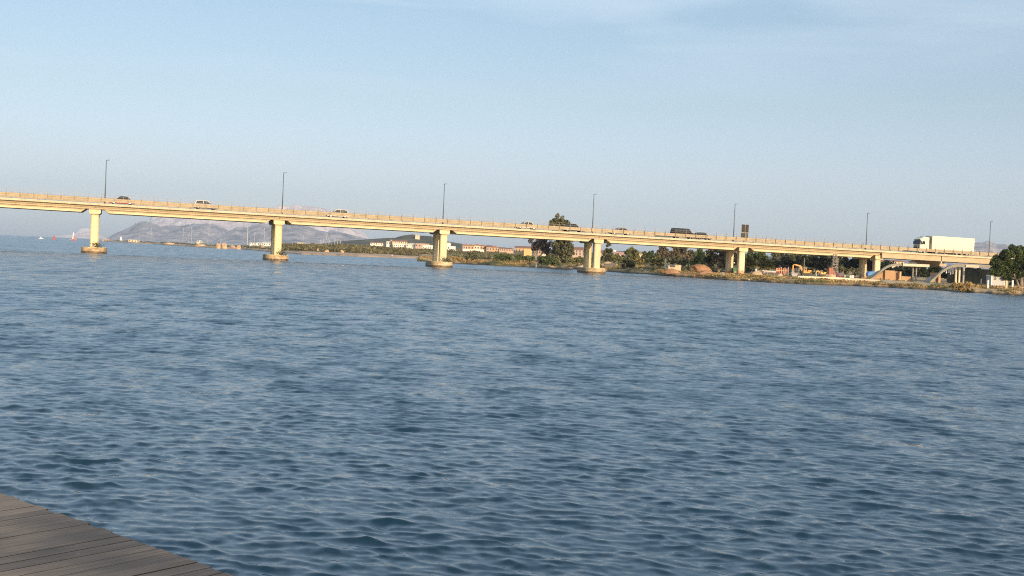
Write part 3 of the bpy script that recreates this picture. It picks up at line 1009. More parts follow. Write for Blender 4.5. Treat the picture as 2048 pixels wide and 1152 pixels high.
tree('round_tree', 'smaller yellow green tree in front of the round one, above a dark bush', 'tree', 305, 1254, [(1254, 513, 9, 6), (1248, 519, 8, 6), (1260, 520, 9, 6)], leaf_mat('yellow_green_leaves', (.09, .10, .03), (.19, .19, .07)), group=GT)
tree('round_shrub', 'darkest round bush close to the water below the yellow green trees', 'shrub', 291, 1258, [(1251, 527, 8, 7), (1259, 529, 9, 7), (1266, 531, 8, 6)], darkg, group=GS)
tree('round_shrub', 'pale olive bush left of the yellow green trees', 'shrub', 318, 1236, [(1233, 515, 6, 6), (1241, 518, 6, 6), (1228, 519, 5, 6)], olive, group=GS)
tree('round_shrub', 'golden green bush right of the darkest round bush', 'shrub', 300, 1281, [(1277, 522, 6, 6), (1284, 524, 6, 5)], leaf_mat('golden_leaves', (.13, .11, .035), (.24, .20, .08)), group=GS)
tree('broad_tree', 'dark green low tree right of the yellow green trees', 'tree', 335, 1300, [(1293, 509, 9, 7), (1303, 509, 9, 7), (1312, 512, 7, 8), (1300, 517, 11, 7)], green, group=GT)
tree('eucalyptus_tree', 'broad brownish tree left of centre in the fifth span, its top touching the deck', 'tree', 300, 1352,
     [(1328, 502, 11, 11), (1342, 500, 14, 12), (1360, 500, 15, 12), (1376, 506, 12, 12), (1350, 512, 18, 9), (1372, 517, 10, 7), (1319, 510, 7, 9)], brown, leaf=.34, group=GT, bark=pale_bark, tr_=.25)
tree('broad_tree', 'grey green tree in front of the broad brownish tree', 'tree', 288, 1360, [(1350, 517, 11, 8), (1362, 521, 11, 9), (1372, 525, 7, 8), (1344, 523, 7, 7)], mat_t, group=GT)
tree('round_shrub', 'yellow green bush left of the pale concrete post', 'shrub', 286, 1320, [(1313, 519, 8, 8), (1321, 524, 8, 7), (1306, 525, 6, 5)], olive, group=GS)
tree('pine_tree', 'dark green pointed tree between the two brownish trees', 'tree', 310, 1399, [(1400, 503, 5, 6), (1396, 510, 9, 7), (1404, 513, 8, 7), (1399, 519, 9, 7)], green, group=GT)
tree('round_shrub', 'mid green rounded bush above the red earth mound', 'shrub', 282, 1396, [(1389, 521, 8, 8), (1399, 520, 9, 9), (1406, 523, 6, 8)], green, group=GS)
tree('eucalyptus_tree', 'brown grey tree just left of the fifth pier', 'tree', 275, 1436,
     [(1422, 506, 9, 9), (1436, 504, 12, 10), (1448, 508, 9, 12), (1430, 518, 12, 10), (1444, 524, 9, 12), (1424, 527, 7, 8)], brown, leaf=.32, group=GT, bark=pale_bark, extra=[([(1452, 512, 6, 12), (1450, 530, 6, 10), (1414, 518, 6, 8)], darkg)])
tree('broad_tree', 'dark green tree right behind the fifth pier', 'tree', 292, 1512,
     [(1498, 512, 10, 9), (1512, 507, 13, 9), (1524, 512, 9, 9), (1506, 520, 14, 8), (1490, 520, 8, 10), (1497, 532, 9, 10)], green, group=GT)
tree('olive_tree', 'pale olive tree with a white trunk to the right of the fifth pier', 'tree', 272, 1512, [(1503, 522, 9, 8), (1512, 527, 9, 9), (1500, 531, 7, 6)], olive, group=GT, bark=pale_bark, trunks=[(1512, 1508, 525), (1512, 1514, 528)])
tree('olive_tree', 'larger pale olive tree beside the one with a white trunk', 'tree', 274, 1532, [(1524, 526, 9, 8), (1535, 526, 10, 8), (1530, 534, 13, 7), (1541, 533, 6, 8)], olive, group=GT)
tree('broad_tree', 'tall brown green tree behind the rust red panels', 'tree', 300, 1565,
     [(1553, 512, 11, 10), (1568, 508, 12, 8), (1560, 521, 15, 9), (1575, 519, 9, 9), (1550, 528, 8, 9)], mat_t, group=GT)
tree('broad_tree', 'dark tree behind the boom of the orange excavator', 'tree', 285, 1580, [(1576, 521, 10, 9), (1585, 527, 12, 9), (1572, 531, 9, 8), (1594, 521, 9, 10)], darkg, group=GT)
tree('broad_tree', 'yellowish green tree above the orange excavator', 'tree', 292, 1592, [(1588, 512, 9, 8), (1600, 514, 8, 7), (1608, 520, 7, 9)], olive, group=GT)
tree('stone_pine', 'widest near black green tree in the middle of the sixth span', 'tree', 288, 1634,
     [(1622, 519, 12, 12), (1638, 518, 14, 12), (1652, 521, 10, 12), (1630, 532, 14, 9), (1647, 533, 12, 8)], darkg, leaf=.34, group=GT, k=20)
tree('broad_tree', 'olive brown tree behind the white lattice mast', 'tree', 300, 1672, [(1664, 519, 7, 10), (1674, 517, 9, 9), (1682, 524, 8, 10), (1668, 532, 10, 9)], mat_t, group=GT)
tree('stone_pine', 'near black green tree left of the last pair of columns', 'tree', 284, 1706,
     [(1694, 524, 9, 9), (1708, 524, 12, 10), (1720, 528, 11, 11), (1732, 527, 9, 11), (1700, 533, 11, 7), (1742, 532, 8, 10)], darkg, leaf=.34, group=GT, k=18)
tree('round_shrub', 'grey olive bushes behind the parked white cars', 'shrub', 268, 1700, [(1688, 541, 8, 7), (1700, 542, 9, 7), (1711, 543, 8, 6), (1679, 540, 6, 6)], mat_t, group=GS)
tree('round_shrub', 'grey green bushes behind the yellow loader', 'shrub', 270, 1640, [(1606, 541, 8, 6), (1620, 542, 9, 6), (1650, 541, 7, 6)], mat_t, group=GS)
tree('broad_tree', 'green tree right of the last pair of columns, above the curved ramp', 'tree', 300, 1770, [(1764, 533, 8, 8), (1775, 530, 8, 8), (1768, 541, 9, 7)], green, group=GT)
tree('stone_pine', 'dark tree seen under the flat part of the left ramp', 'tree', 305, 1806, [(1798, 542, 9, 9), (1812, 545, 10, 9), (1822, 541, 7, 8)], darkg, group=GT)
tree('round_tree', 'bright green tree between the two curved ramps', 'tree', 295, 1868, [(1862, 533, 9, 8), (1873, 536, 9, 8), (1880, 530, 8, 7), (1866, 543, 10, 7), (1850, 540, 8, 7)], green, group=GT, extra=[([(1862, 536, 8, 5), (1872, 533, 6, 4)], olive)])
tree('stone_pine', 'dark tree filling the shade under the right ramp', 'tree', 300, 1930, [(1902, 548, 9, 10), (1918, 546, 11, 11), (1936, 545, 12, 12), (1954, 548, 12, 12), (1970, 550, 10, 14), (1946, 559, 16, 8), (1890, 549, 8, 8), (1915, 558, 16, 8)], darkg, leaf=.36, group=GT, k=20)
tree('stone_pine', 'large round green pine at the right edge covering the end of the bridge', 'tree', 212, 2040,
     [(1997, 529, 14, 14), (2011, 514, 15, 13), (2030, 503, 17, 11), (2052, 500, 18, 10), (2074, 505, 17, 12), (2092, 517, 14, 14), (2020, 532, 20, 15), (2048, 524, 24, 18), (2078, 532, 20, 15), (2002, 543, 12, 10), (2100, 536, 12, 13), (1991, 543, 9, 11), (2010, 550, 14, 7), (2030, 546, 18, 9), (2062, 546, 18, 9)],
     pineg, leaf=.20, dens=1.0, trunks=[(2041, 2020, 535), (2042, 2038, 525), (2044, 2068, 530), (2043, 2055, 520), (2043, 2090, 535)], group=GT, k=34, tr_=.24, bark=wood_grey)
tree('broad_tree', 'dark tree behind the round pine beyond the white booth', 'tree', 262, 2050, [(2000, 560, 14, 8), (2030, 565, 16, 7), (2060, 566, 16, 8), (2090, 565, 15, 9), (2120, 560, 15, 12)], darkg, group=GT)
tree('dry_shrub', 'large brown dry bush on the water edge below the right ramp', 'shrub', 203, 1926, [(1912, 572, 9, 7), (1925, 569, 11, 8), (1938, 573, 9, 6), (1920, 579, 13, 5), (1943, 579, 7, 4)], dryg, leaf=.16, dens=.8, group=GS)
tree('dry_shrub', 'small dry green bush on the water edge right of the fifth pier', 'shrub', 229, 1528, [(1526, 556, 4, 4), (1532, 558, 5, 3)], dryg, leaf=.16, group=GS)
tree('dry_shrub', 'small green bush left of the first white float by the fifth pier', 'shrub', 231, 1508, [(1504, 555, 5, 3), (1511, 556, 4, 3)], olive, leaf=.16, group=GS)
tree('dry_shrub', 'low bush on the tip of land left of the third pier', 'shrub', 379, 838, [(836, 520, 4, 2.2), (843, 521, 5, 2.2), (851, 522, 5, 2.2)], olive, leaf=.22, group=GS)
tree('round_shrub', 'dark olive bush right of the third pier in front of the orange houses', 'shrub', 350, 945, [(936, 512, 7, 6), (946, 510, 7, 6), (952, 514, 5, 6), (943, 518, 7, 5)], mat_t, group=GS)
tree('round_shrub', 'low olive bush by the water between the third pier and the orange houses', 'shrub', 345, 926, [(920, 518, 7, 4), (932, 520, 7, 4), (912, 516, 6, 4)], dryg, group=GS)
# shrubs that grow on the footings
for i, (a, off, lab) in enumerate([(piers_a[3], .55, 'small shrub growing on the footing of the first pier'), (piers_a[4], .7, 'small dark shrub growing on the footing of the second pier'), (piers_a[5], .4, 'small green shrub growing on the footing of the third pier')]):
    x, y = bw(a + off, 1.0)
    root = empty('footing_shrub', (x, y, .98)); tag(root, lab, 'shrub', 'shrubs on the pier footings')
    n = 260
    q = nrs.normal(size=(n, 3)) * np.array([.42, .3, .28]) + np.array([0, 0, .42]); q[:, 2] = np.abs(q[:, 2])
    V, Fq, t = leaves(q, np.full(n, .11), tints=nrs.uniform(.7, 1.3, n))
    np_mesh('foliage', V, Fq, mat_t, {'tint': t}, parent=root)
    MB().tube((0, 0, -.05), (.05, 0, .5), .03, .01).build('stem', wood_grey, root)


# far-off wood that reads as one mass behind the separate trees
bl = []
for px in np.arange(1150, 2120, 9):
    py = np.interp(px, [1150, 1240, 1300, 1380, 1480, 1530, 1545, 1600, 1740, 1830, 1900, 2048, 2120], [517, 513, 512, 508, 509, 515, 516, 510, 521, 533, 540, 556, 556])
    bl.append((px, py + 6 + rnd.uniform(-2, 3), 9, 8)); bl.append((px + 4, py + 15, 10, 9))
Vv, Fv, tv = crown(bl, (0, 0, 0), 395, .55, .8, k=9)
tag(np_mesh('far_wood', Vv, Fv, leaf_mat('far_wood_leaves', (.022, .028, .016), (.070, .072, .040)), {'tint': tv}), 'far-off wood of dark green trees behind the bank', 'trees', kind='stuff')


# scrub and grass nobody could count
def scatter(name, label, pxr, vr, n, shore, hf, m_, size, hgt, seed, wig, clump=6, mask=None, cat='vegetation'):
    r = np.random.RandomState(seed)
    t = (r.uniform(pxr[0], pxr[1], n) - 1024) / F
    v = vr[0] + (vr[1] - vr[0]) * r.uniform(0, 1, n) ** 1.3
    Y = shore(t) + wiggle(t, wig) + v
    X = t * Y
    Z = hf(t, v, X, Y)
    dn = vnoise(X, Y, clump * 3, seed) + .6 * vnoise(X, Y, clump, seed + 1)
    keep = (dn > (-.25 if mask is None else mask)) & (Z > .15)
    X, Y, Z, dn = X[keep], Y[keep], Z[keep], dn[keep]
    k = 7
    X = np.repeat(X, k) + r.normal(size=len(X) * k) * size * 1.3
    Y = np.repeat(Y, k) + r.normal(size=len(Y) * k) * size * 1.3
    hh = np.repeat(np.clip(.35 + .5 * dn, .15, 1.2), k) * hgt
    Zz = np.repeat(Z, k) + r.uniform(0, 1, len(X)) * hh
    V, Fq, tt = leaves(np.stack([X, Y, Zz], 1), size * r.uniform(.6, 1.2, len(X)), tints=np.repeat(r.uniform(.7, 1.3, len(X) // k), k))
    o = np_mesh(name, V, Fq, m_, {'tint': tt})
    tag(o, label, cat, kind='stuff')
    return o


scatter('dry_grass', 'dry ochre grass and reeds along the near bank', (835, 2100), (1.0, 22), 6800, shoreC, hC, dryg, .17, .55, 51, 1.2, clump=5)
scatter('shore_weeds', 'green weeds in patches on the bank', (985, 2100), (2.0, 14), 3200, shoreC, hC, olive, .16, .45, 52, 1.2, clump=7, mask=.35)
scatter('far_scrub', 'brown green scrub covering the low land behind the near bank', (900, 1500), (45, 420), 5200, shoreC, hC, mat_t, .55, 1.7, 53, 1.2, clump=16, mask=-.1)
scatter('far_scrub', 'olive scrub covering the low spit in front of the white houses', (545, 1010), (28, 330), 9500, shoreB, hB, leaf_mat('scrub_leaves', (.075, .068, .030), (.17, .145, .070)), .62, 2.3, 54, 3.0, clump=18, mask=-.35)
scatter('far_scrub', 'thin dark scrub on the long narrow breakwater at the left', (225, 560), (16, 60), 1100, shoreB, hB, mat_t, .5, 1.2, 55, 3.0, clump=14, mask=.1)

# ------------------------------------------------------------------ houses
wall_w = mat('white_wall', (.72, .68, .60), .8, var=.05, scale=.3)
wall_c = mat('cream_wall', (.62, .52, .38), .8, var=.07, scale=.3)
wall_o = mat('orange_wall', (.46, .31, .18), .8, var=.10, scale=.3)
wall_p = mat('pink_wall', (.44, .32, .25), .8, var=.10, scale=.3)
wall_y = mat('yellow_wall', (.56, .40, .17), .8, var=.05, scale=.3)
roof_br = mat('brown_roof', (.22, .12, .09), .9, var=.2, scale=.6)


def house(name, label, p0, p1, pt, pb, Y, wm, roof='gable', rm=None, rf=.35, nw=3, depth=9, group='houses of the town behind the far bank', rz=0.0, floors=1):
    pc = (p0 + p1) / 2
    tilt = (p1 - p0) * ROLL / 2
    x0, _ = at(p0, (pt + pb) / 2 - tilt, Y); x1, _ = at(p1, (pt + pb) / 2 + tilt, Y)
    _, zt = at(pc, pt, Y); xc, zb = at(pc, pb, Y)
    w, h = (x1 - x0) / 2, zt - zb
    root = empty(name, ((x0 + x1) / 2, Y, zb), rz)
    tag(root, label, 'house', group)
    hw = h * (1 - rf) if roof != 'flat' else h
    MB().box(-w, w, 0, depth, -3.0, hw).build('wall', wm, root)
    e = .3
    rm = rm or terracotta
    if roof == 'gable':                                # ridge along the front
        MB().prism([(-e, hw - .05), (-e, hw + .1), (depth / 2, h), (depth + e, hw + .1), (depth + e, hw - .05)], -w - e, w + e, axis='x').build('roof', rm, root)
    elif roof == 'front':                              # gable end towards the water
        MB().prism([(-w - e, hw - .05), (-w - e, hw + .1), (0, h), (w + e, hw + .1), (w + e, hw - .05)], -e, depth + e).build('roof', rm, root)
    elif roof == 'hip':
        q = MB(); r_ = w * .5
        q.add([(-w - e, -e, hw), (w + e, -e, hw), (w + e, depth + e, hw), (-w - e, depth + e, hw), (-r_, depth / 2, h), (r_, depth / 2, h)],
              [(0, 1, 5, 4), (1, 2, 5), (2, 3, 4, 5), (3, 0, 4), (3, 2, 1, 0)])
        q.build('roof', rm, root)
    else:
        MB().box(-w - .1, w + .1, -.1, depth + .1, hw, hw + .2).build('roof', wm, root)
    for f_ in range(floors):
        for i in range(nw):
            xx = -w + (i + .5 + rnd.uniform(-.1, .1)) * 2 * w / nw
            zz = hw * (f_ + .5) / floors
            s = min(.75, w / nw * .45)
            fr_ = MB().box(xx - s, xx + s, -.06, .05, zz - .6, zz + .6).build('window', wm, root)
            MB().box(xx - s + .1, xx + s - .1, -.075, -.062, zz - .5, zz + .5).build('pane', window_m, fr_)
    return root


Hs = house
Hs('white_villa', 'small cream villa alone on top of the wooded hill', 830.5, 839, 469.8, 473.6, 1460, wall_c, 'flat', nw=3, depth=10)
Hs('long_house', 'low white house at the left end of the white row under the hill', 741, 765, 483.5, 490, 900, wall_w, 'gable', nw=5)
Hs('low_house', 'small white house left of the red roofed block', 773, 781, 483.5, 488.5, 900, wall_w, 'flat', nw=2)
Hs('tower_house', 'narrow pale tower at the left corner of the red roofed block', 781, 784.5, 480, 486, 905, wall_p, 'flat', nw=1, depth=4)
Hs('apartment_block', 'long cream block with a dark red roof under the hill', 784, 813, 479.5, 491, 895, wall_c, 'gable', rf=.32, nw=7, floors=2)
Hs('low_house', 'white low wing in front of the red roofed block', 787, 811, 488.5, 493.5, 885, wall_w, 'flat', nw=6)
Hs('low_house', 'white house right of the red roofed block', 813, 831, 486, 494, 880, wall_w, 'hip', nw=4, rm=wall_c)
Hs('low_house', 'peach coloured long house left of the third pier', 831, 858, 487.5, 495, 875, wall_p, 'flat', nw=5)
Hs('low_house', 'white house hugging the left side of the third pier', 845, 868, 491, 500, 845, wall_w, 'flat', nw=5)
Hs('white_tower_house', 'tall plain white house just right of the third pier', 888, 900, 486, 505, 760, wall_w, 'flat', nw=2, floors=1)
Hs('stepped_house', 'white stepped house right of the tall plain white one', 899.5, 910, 493, 505.5, 762, wall_w, 'flat', nw=2)
Hs('stepped_house', 'lowest white house of the stepped group', 909, 918, 499, 506.5, 764, wall_w, 'front', rm=wall_w, nw=1)
for i, (a_, b_, t_, lab, wm) in enumerate([(925, 936, 487.5, 'pale pink gabled house at the left end of the orange row', wall_p), (936, 948, 488, 'second gabled orange house from the left in the row', wall_o), (948, 960, 487.5, 'cream fronted gabled house in the middle of the orange row', wall_c), (960, 972, 489, 'orange house right of the cream fronted one in the row', wall_o)]):
    Hs('row_house', lab, a_, b_, t_, 499.5, 790, wm, 'front', rf=.28, nw=2, group='row of orange houses right of the third pier')
w_ = Hs('garden_wall', 'long white wall in front of the orange row of houses', 926, 968, 499, 503.5, 770, wall_w, 'flat', nw=0, depth=.4, group='walls along the far bank')
w_['category'] = 'wall'
Hs('row_house', 'salmon house with a dark doorway right of the orange row', 973, 984, 490.5, 501.5, 785, wall_p, 'gable', nw=2)
Hs('row_house', 'salmon house with a taller gable further right of the orange row', 984, 996, 491, 502, 790, wall_o, 'front', nw=2)
Hs('low_house', 'pink low house between the orange row and the terracotta roofed house', 998, 1012, 494.5, 501.5, 810, wall_p, 'gable', nw=3)
Hs('low_house', 'small pink house with a pale wall left of the terracotta roofed house', 1012, 1027, 495.5, 503, 815, wall_p, 'hip', nw=3)
Hs('large_house', 'broad orange house with a terracotta roof left of the bare brown tree', 1030, 1049, 492, 506, 640, wall_o, 'gable', rf=.28, nw=3)
Hs('large_house', 'bright yellow sunlit house front left of the bare brown tree', 1048, 1064, 492.5, 509, 625, wall_y, 'gable', rf=.25, nw=0)
Hs('low_house', 'pale house seen between the bare brown tree and the tallest tree', 1068, 1083, 497, 508, 640, wall_p, 'gable', nw=2)
Hs('low_house', 'cream house with a brown roof left of the tallest tree trunk', 1084, 1106, 499, 508, 620, wall_c, 'gable', nw=3, rm=roof_br)
Hs('low_house', 'pink house with terracotta roof left of the fourth pier', 1144, 1170, 494, 511, 600, wall_p, 'gable', nw=4, floors=2)
Hs('low_house', 'cream house right against the fourth pier', 1201, 1213, 500, 516, 560, wall_c, 'hip', nw=2, floors=2)
Hs('low_house', 'white little house right of the narrow pointed tree', 1224, 1232, 501, 509, 600, wall_w, 'flat', nw=1)
Hs('low_house', 'long low house with a faded pink roof behind the yellow green trees', 1228, 1250, 503.5, 514, 560, wall_c, 'gable', rf=.55, rm=mat('faded_pink_roof', (.50, .27, .21), .9, var=.1), nw=3)
Hs('low_house', 'small house with a pinkish roof right of the round yellow green tree', 1279, 1293, 503, 510, 620, wall_c, 'hip', rf=.5, nw=2)
Hs('low_house', 'white house peeping between the pointed tree and the brown grey tree', 1408, 1421, 504, 516, 480, wall_w, 'hip', rm=wall_w, nw=2)
Hs('small_house', 'white house seen between the two columns of the fifth pier', 1466, 1472, 505.5, 514, 420, wall_w, 'front', rm=wall_w, nw=1, depth=5)
Hs('far_house', 'reddish house behind the top of the last pair of columns', 1763, 1782, 519, 528, 420, wall_p, 'hip', nw=3)
Hs('far_house', 'cream house with reddish roof above the left ramp', 1782, 1808, 520, 529, 415, wall_c, 'gable', rf=.3, nw=4)
Hs('far_house', 'small pale house above the right part of the left ramp', 1836, 1852, 521, 529, 420, wall_c, 'gable', nw=2)
Hs('boat_house', 'cream flat building on the spit right of the second pier', 594.5, 608, 486, 491.5, 700, wall_c, 'flat', nw=3, group='buildings of the marina')
Hs('boat_house', 'white house with a small tower on the spit left of the second pier', 509.5, 519, 484.5, 489.5, 800, wall_w, 'hip', rm=wall_w, nw=2, group='buildings of the marina')
Hs('boat_house', 'white larger building just left of the second pier', 523, 541, 484.5, 490.5, 790, wall_w, 'gable', rm=wall_w, nw=4, group='buildings of the marina')
Hs('boat_house', 'low white shed between the tall white mast and the white house', 499.5, 507, 486, 488.5, 810, wall_w, 'flat', nw=2, group='buildings of the marina')
Hs('boat_house', 'low white shed at the far left on the breakwater', 257, 274, 480, 484, 1110, wall_c, 'flat', nw=3, group='buildings of the marina')
Hs('boat_house', 'small pale shed near the left end of the breakwater', 205, 218, 478.8, 482.0, 1330, wall_p, 'flat', nw=2, group='buildings of the marina')
Hs('boat_house', 'small white shed on the breakwater under the pale peak', 393.5, 400, 480.5, 485, 950, wall_w, 'hip', rm=wall_w, nw=1, group='buildings of the marina')

# ------------------------------------------------------------------ boats, masts, marks
hull_w = mat('hull_white', (.72, .72, .70), .4, var=.04)
mast_m = mat('mast_metal', (.46, .46, .46), .4, var=.05, metal=.1)
sail_blue = mat('sail_cover', (.05, .09, .22), .8)


def sailboat(label, px, ptop, Y, L=9.0, thick=.11):
    x, zt = at(px, ptop, Y)
    xb = wx(px, Y, 0)
    root = empty('sailboat', (xb, Y, 0), rnd.uniform(-.5, .5))
    tag(root, label, 'sailboat', 'sailboats moored behind the spit')
    h = L / 2
    st = [(-h, .75, .9), (-h * .6, 1.25, .95), (0, 1.5, 1.0), (h * .5, 1.1, 1.1), (h, .05, 1.35)]
    mb = MB(); vs = []
    for (sx, w, z) in st: vs += [(sx, -w, z), (sx, -w * .8, .1), (sx, 0, -.4), (sx, w * .8, .1), (sx, w, z)]
    fs = []
    for i in range(4):
        for j in range(4): fs.append((i * 5 + j, i * 5 + j + 1, i * 5 + 6 + j, i * 5 + 5 + j))
        fs.append((i * 5 + 4, i * 5, i * 5 + 5, i * 5 + 9))
    fs.append((0, 1, 2, 3, 4)); mb.add(vs, fs)
    mb.build('hull', hull_w, root)
    MB().box(-h * .3, h * .3, -.8, .8, .95, 1.5).build('cabin', hull_w, root, bevel=.08)
    MB().tube((h * .1, 0, .9), (h * .1, 0, zt), thick, thick * .7).build('mast', mast_m, root)
    MB().tube((h * .1, 0, 2.0), (-h * .75, 0, 2.0), thick * 1.6, thick * 1.2).build('boom', sail_blue, root)
    q = MB(); q.tube((h * .1, 0, zt), (h, 0, 1.4), .03); q.tube((h * .1, 0, zt), (-h, 0, 1.0), .03); q.build('rigging', mast_m, root)


for (px, pt, Y, lab) in [(277, 467, 1190, 'small white sailboat at the left end of the breakwater'), (300.5, 456, 1180, 'white sailboat with a tall mast left of the pale peak'),
                         (364.5, 456, 1000, 'white sailboat left of the dark hulled one, pale mast'), (381, 454, 990, 'sailboat just right of the dark gap on the breakwater'),
                         (376, 468, 985, 'short masted sailboat between two taller masts'), (414, 466, 950, 'sailboat with a thin mast above the pale rock ledge'),
                         (440, 476, 930, 'smallest mast above the orange rocks'), (492.7, 453, 900, 'sailboat with the thickest white mast left of the second pier'),
                         (526.3, 455, 890, 'sailboat with a tall pale mast close to the second pier'), (507, 463, 900, 'sailboat with a thin dark mast between the two tall white masts'),
                         (604, 470, 860, 'sailboat behind the cream flat building'), (614, 482, 850, 'short mast right of the cream flat building'),
                         (638, 480, 830, 'sailboat with a short mast left of the cluster of masts'), (644, 478, 820, 'sailboat with a white mast in the cluster of masts'),
                         (651, 466, 835, 'sailboat with the tallest mast of the cluster'), (655.5, 476, 830, 'sailboat just right of the tallest mast of the cluster'),
                         (667, 477, 815, 'left one of the pair of close masts'), (673, 478, 815, 'right one of the pair of close masts'),
                         (678.5, 479, 820, 'rightmost mast of the cluster')]:
    sailboat(lab, px, pt, Y, thick=.13 if px != 492.7 else .26)

# two red channel marks, a white beacon tower, a small motor boat, far beacons
red_m = mat('red_mark', (.55, .06, .04), .5)
for (px, pt, Y, lab) in [(108, 471, 1065, 'left red channel mark on the open water'), (148, 471, 1040, 'right red channel mark, in front of the white tower')]:
    x, zt = at(px, pt, Y); x = wx(px, Y, 0)
    root = empty('channel_mark', (x, Y, 0)); tag(root, lab, 'channel mark', 'red marks of the channel')
    MB().tube((0, 0, -.5), (0, 0, 1.3), 1.15, .95, 14).build('float', red_m, root)
    q = MB()
    for k in range(4):
        t = k * math.pi / 2 + .78
        q.tube((.8 * math.cos(t), .8 * math.sin(t), 1.2), (.3 * math.cos(t), .3 * math.sin(t), zt - .8), .12, .10, 6)
    q.box(-.5, .5, -.5, .5, (zt + 1) / 2 - .1, (zt + 1) / 2 + .1)
    q.build('frame', red_m, root)
    MB().tube((0, 0, zt - .9), (0, 0, zt), .5, .4, 10).build('lantern', red_m, root)
x = wx(146.5, 1500, 0); _, zt = at(146.5, 464.5, 1500)
root = empty('beacon_tower', (x, 1500, 0)); tag(root, 'small white light tower behind the right red mark', 'beacon')
MB().tube((0, 0, -1), (0, 0, zt - 1.2), 1.3, .9, 12).build('tower', white_paint, root)
MB().tube((0, 0, zt - 1.2), (0, 0, zt), .75, .2, 10).build('lantern', white_paint, root)
MB().box(-4, 5, -2, 2, -1, 1.0).build('plinth', conc_grey, root)
x = wx(241.5, 1290, 0); _, zt = at(241.5, 473, 1290)
root = empty('beacon_tower', (x, 1290, 0)); tag(root, 'white squat beacon at the left end of the breakwater', 'beacon')
MB().tube((0, 0, -1), (0, 0, zt - 1.0), 1.1, .85, 12).build('tower', white_paint, root)
MB().tube((0, 0, zt - 1.0), (0, 0, zt), .5, .3, 10).build('lantern', white_paint, root)
x = wx(82.5, 1120, 0)
root = empty('motor_boat', (x, 1120, 0), .2); tag(root, 'small white motor boat alone on the open water left of the red marks', 'motor boat')
q = MB(); q.add([(-1.7, -.7, .1), (-1.7, .7, .1), (1.2, .6, .2), (1.2, -.6, .2), (2.2, 0, .9), (-1.7, -.9, .75), (-1.7, .9, .75), (1.0, .85, .85), (1.0, -.85, .85)],
                [(0, 1, 2, 3), (5, 8, 7, 6), (0, 5, 6, 1), (1, 6, 7, 2), (0, 3, 8, 5), (3, 4, 8), (2, 7, 4), (8, 4, 7), (3, 2, 4)])
q.build('hull', hull_w, root)
MB().box(-.9, .5, -.55, .55, .75, 1.6).build('cabin', hull_w, root, bevel=.08)
for (px, pt, lab) in [(33.5, 463.5, 'leftmost thin dark beacon pole on the sea horizon'), (43.5, 465, 'middle thin dark beacon pole on the sea horizon'), (70, 466, 'faintest beacon pole, right of the other two on the sea horizon')]:
    x, zt = at(px, pt, 3200); x = wx(px, 3200, 0)
    root = empty('beacon_pole', (x, 3200, 0)); tag(root, lab, 'beacon', 'beacon poles on the horizon')
    MB().tube((0, 0, -1), (0, 0, zt), .45, .3, 8).build('pole', conc_grey, root)
    MB().prism([(-.9, zt - 2.5), (.9, zt - 2.5), (0, zt - .4)], -.3, .3).build('topmark', conc_grey, root)

# rocks
rock_m = mat('orange_rock', (.34, .20, .10), .95, col2=(.60, .42, .26), scale=.35, detail=8, bump=.5)
rock_g = mat('grey_rock', (.16, .13, .11), .95, col2=(.32, .27, .22), scale=.8, detail=8, bump=.5)


def rock(name, label, px, pt, pb, wpx, Y, m_, group=None, jag=.5, seed=0, cat='rock'):
    x, zt = at(px, pt, Y); _, zb = at(px, pb, Y)
    w, h = wpx / 2 * Y / F, zt - zb
    bm = bmesh.new()
    bmesh.ops.create_icosphere(bm, subdivisions=3, radius=1)
    r = random.Random(seed + int(px))
    dirs = [(Vector((r.gauss(0, 1), r.gauss(0, 1), r.gauss(0, 1))).normalized(), r.uniform(.55, .95)) for _ in range(16)]
    for v in bm.verts:
        k = 1.0
        for d, c in dirs:
            t = v.co.normalized().dot(d)
            if t > c: k = min(k, c / t)
        v.co *= k * (1 + r.uniform(-.05, .05))
        v.co.x *= w; v.co.y *= max(w * .5, .3); v.co.z = max(v.co.z, -.3) * h / 1.15 + h * .12
    me = bpy.data.meshes.new(name); bm.to_mesh(me); bm.free(); me.materials.append(m_)
    o = bpy.data.objects.new(name, me); C.objects.link(o); o.location = (wx(px, Y, zb), Y, zb)
    tag(o, label, cat, group)
    return o


GR = 'orange rocks on the breakwater'
for (px, pt, pb, w, Y, lab) in [(403, 487, 493, 26, 802, 'long low orange rock ledge left of the tall orange rocks'), (437, 485, 496, 14, 724, 'tall orange rock, left one of three on the breakwater'),
                                (449, 484, 496, 13, 722, 'tallest orange rock with a vertical lit face'), (466, 488, 497, 17, 745, 'pale orange rock right of the tallest one'),
                                (478, 490, 498.5, 12, 742, 'rounded orange rock at the right end of the rocks'), (526, 490, 501, 14, 640, 'pinkish rock heap on the spit left of the second pier'),
                                (636, 496, 501, 5, 470, 'small pale stone heap on the spit right of the second pier'), (653, 499, 503.5, 12, 480, 'flat pale stones on the sandy beach of the spit'),
                                (685, 499, 504.5, 9, 492, 'pale stone stack on the beach below the masts'), (339, 484, 488.5, 24, 935, 'low dull orange rocks under the pale mountain'),
                                (232, 480, 483.2, 16, 1310, 'low pale rocks at the left tip of the breakwater')]:
    rock('rock', lab, px, pt, pb, w, Y, rock_m, GR, seed=3)
rock('beach_hut', 'small pale pink block on the beach left of the third pier', 784, 508.5, 512.3, 5.5, 500, wall_p, cat='block')
